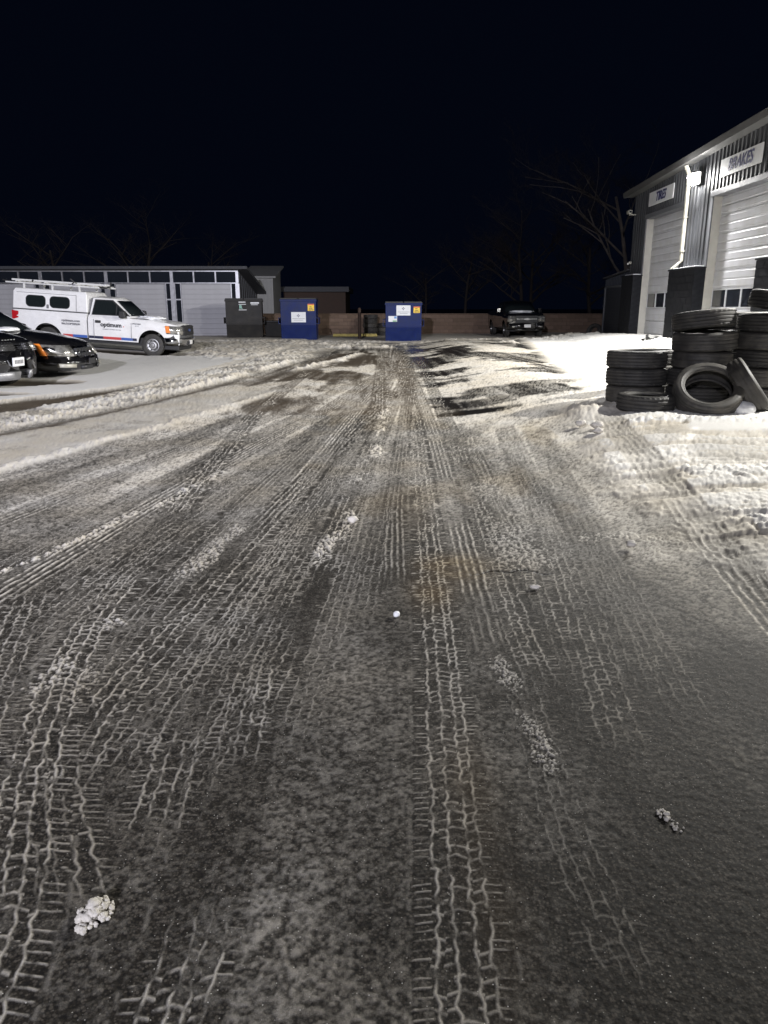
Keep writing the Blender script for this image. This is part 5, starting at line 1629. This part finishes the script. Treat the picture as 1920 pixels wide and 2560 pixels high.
wheels(bt, hb, .86, .395, .26, .235, 'alloy')
bt.scale = (.94, .94, .94)
place(bt, 6.85, 39.9, -PI / 2 + .05, hb, dz=.03)
bpy.context.view_layer.update()
o = lump('snow_heap', (0, 0, 0), .28, .62, .05, 'snow patch on the bonnet of the black pickup by the wall', 44, 4, M_snow, amp=.4, sc=2.0)
o.matrix_world = bt.matrix_world @ Matrix.Translation((1.55, -.05, 1.315))

# ------------------------------------------------------------------ bare winter trees
M_bark = mat('bark', (.018, .013, .011), .9, var=.35, scale=4, bump=.5, bscale=20)
M_twig = mat('twig', (.014, .009, .008), .9, var=.3)


M_bark_lit = mat('lit_bark', (.10, .085, .075), .9, var=.35, scale=4, bump=.5, bscale=20)  # bark lightened for the tall tree alone, lamp light put into its colour


def bare_tree(x, y, h, label, seed, lean=(0, 0), levels=4, r0=None, spread=.55, group='bare trees beyond the yard', bark=None):
    rg = random.Random(seed)
    t = tag(empty('bare_tree', (x, y, 0)), label, 'tree', group)
    trunk, limbs, twigs = MB(), MB(), MB()
    r0 = r0 or h * .017

    def grow(p, d, L_, r, lev):
        n = 4
        pts = [p]; rs = [r]
        q = p.copy(); dd = d.copy()
        for i in range(n):
            dd = (dd + Vector((rg.uniform(-1, 1), rg.uniform(-1, 1), rg.uniform(-.4, .7))) * (.10 + .05 * lev)).normalized()
            q = q + dd * (L_ / n)
            pts.append(q.copy()); rs.append(max(.004, r * (1 - .55 * (i + 1) / n)))
        (trunk if lev == 0 else limbs if lev < 3 else twigs).tube(pts, rs, 8 if lev == 0 else 5 if lev < 3 else 3, cap=False)
        if lev >= levels: return
        kids = {0: 6, 1: 5, 2: 5, 3: 4}.get(lev, 3)
        for k in range(kids):
            a = (.35 + .65 * (k + rg.random() * .6) / kids) if lev == 0 else (.2 + .8 * (k + rg.random()) / kids)
            a = min(a, .99)
            i = min(n - 1, int(a * n)); f_ = a * n - i
            pp = pts[i].lerp(pts[i + 1], f_); rr = rs[i] * (1 - f_) + rs[i + 1] * f_
            ang = rg.uniform(0, 2 * PI)
            side = Vector((math.cos(ang), math.sin(ang), rg.uniform(-.1, .5)))
            nd = (dd * (1 - spread) + side * spread * rg.uniform(.7, 1.3)).normalized()
            grow(pp, nd, L_ * rg.uniform(.42, .68), rr * .62, lev + 1)
    grow(Vector((0, 0, -.2)), Vector((lean[0], lean[1], 1)).normalized(), h * .62, r0, 0)
    trunk.build('trunk', bark or M_bark, t, smooth=True, angle=80)
    cr = limbs.build('crown', bark or M_bark, t, smooth=True, angle=80)
    twigs.build('twigs', M_twig, cr, smooth=True, angle=80)
    return t


bare_tree(13.7, 43, 12.5, 'tall bare tree with brightened bark rising directly behind the far workshop corner', 3, (-.03, 0), r0=.17, levels=5, bark=M_bark_lit)
bare_tree(12.9, 47, 8.5, 'spreading bare tree with low limbs left of the workshop corner', 8, (-.12, 0), r0=.15, levels=5, spread=.7)
bare_tree(9.0, 50, 8.8, 'dim bare tree above the black pickup, right of the gap', 12, levels=5, spread=.6)
bare_tree(5.6, 54, 7.6, 'dim rounded bare tree standing just left of the black pickup', 15, spread=.65)
bare_tree(3.0, 56, 6.2, 'dim low bare tree behind the wall beside the right-hand blue dumpster', 19, spread=.7)
bare_tree(11.0, 58, 9.5, 'faint bare tree farthest back behind the black pickup', 23, spread=.6)
bare_tree(-24, 58, 9.5, 'dark reddish bare tree at the far left over the grey-doored building', 31, spread=.62)
bare_tree(-18.5, 60, 10.5, 'dark reddish bare tree over the middle of the grey-doored building', 35, spread=.62)
bare_tree(-13.5, 62, 8.5, 'dark reddish bare tree over the right end of the grey-doored building', 39, spread=.62)
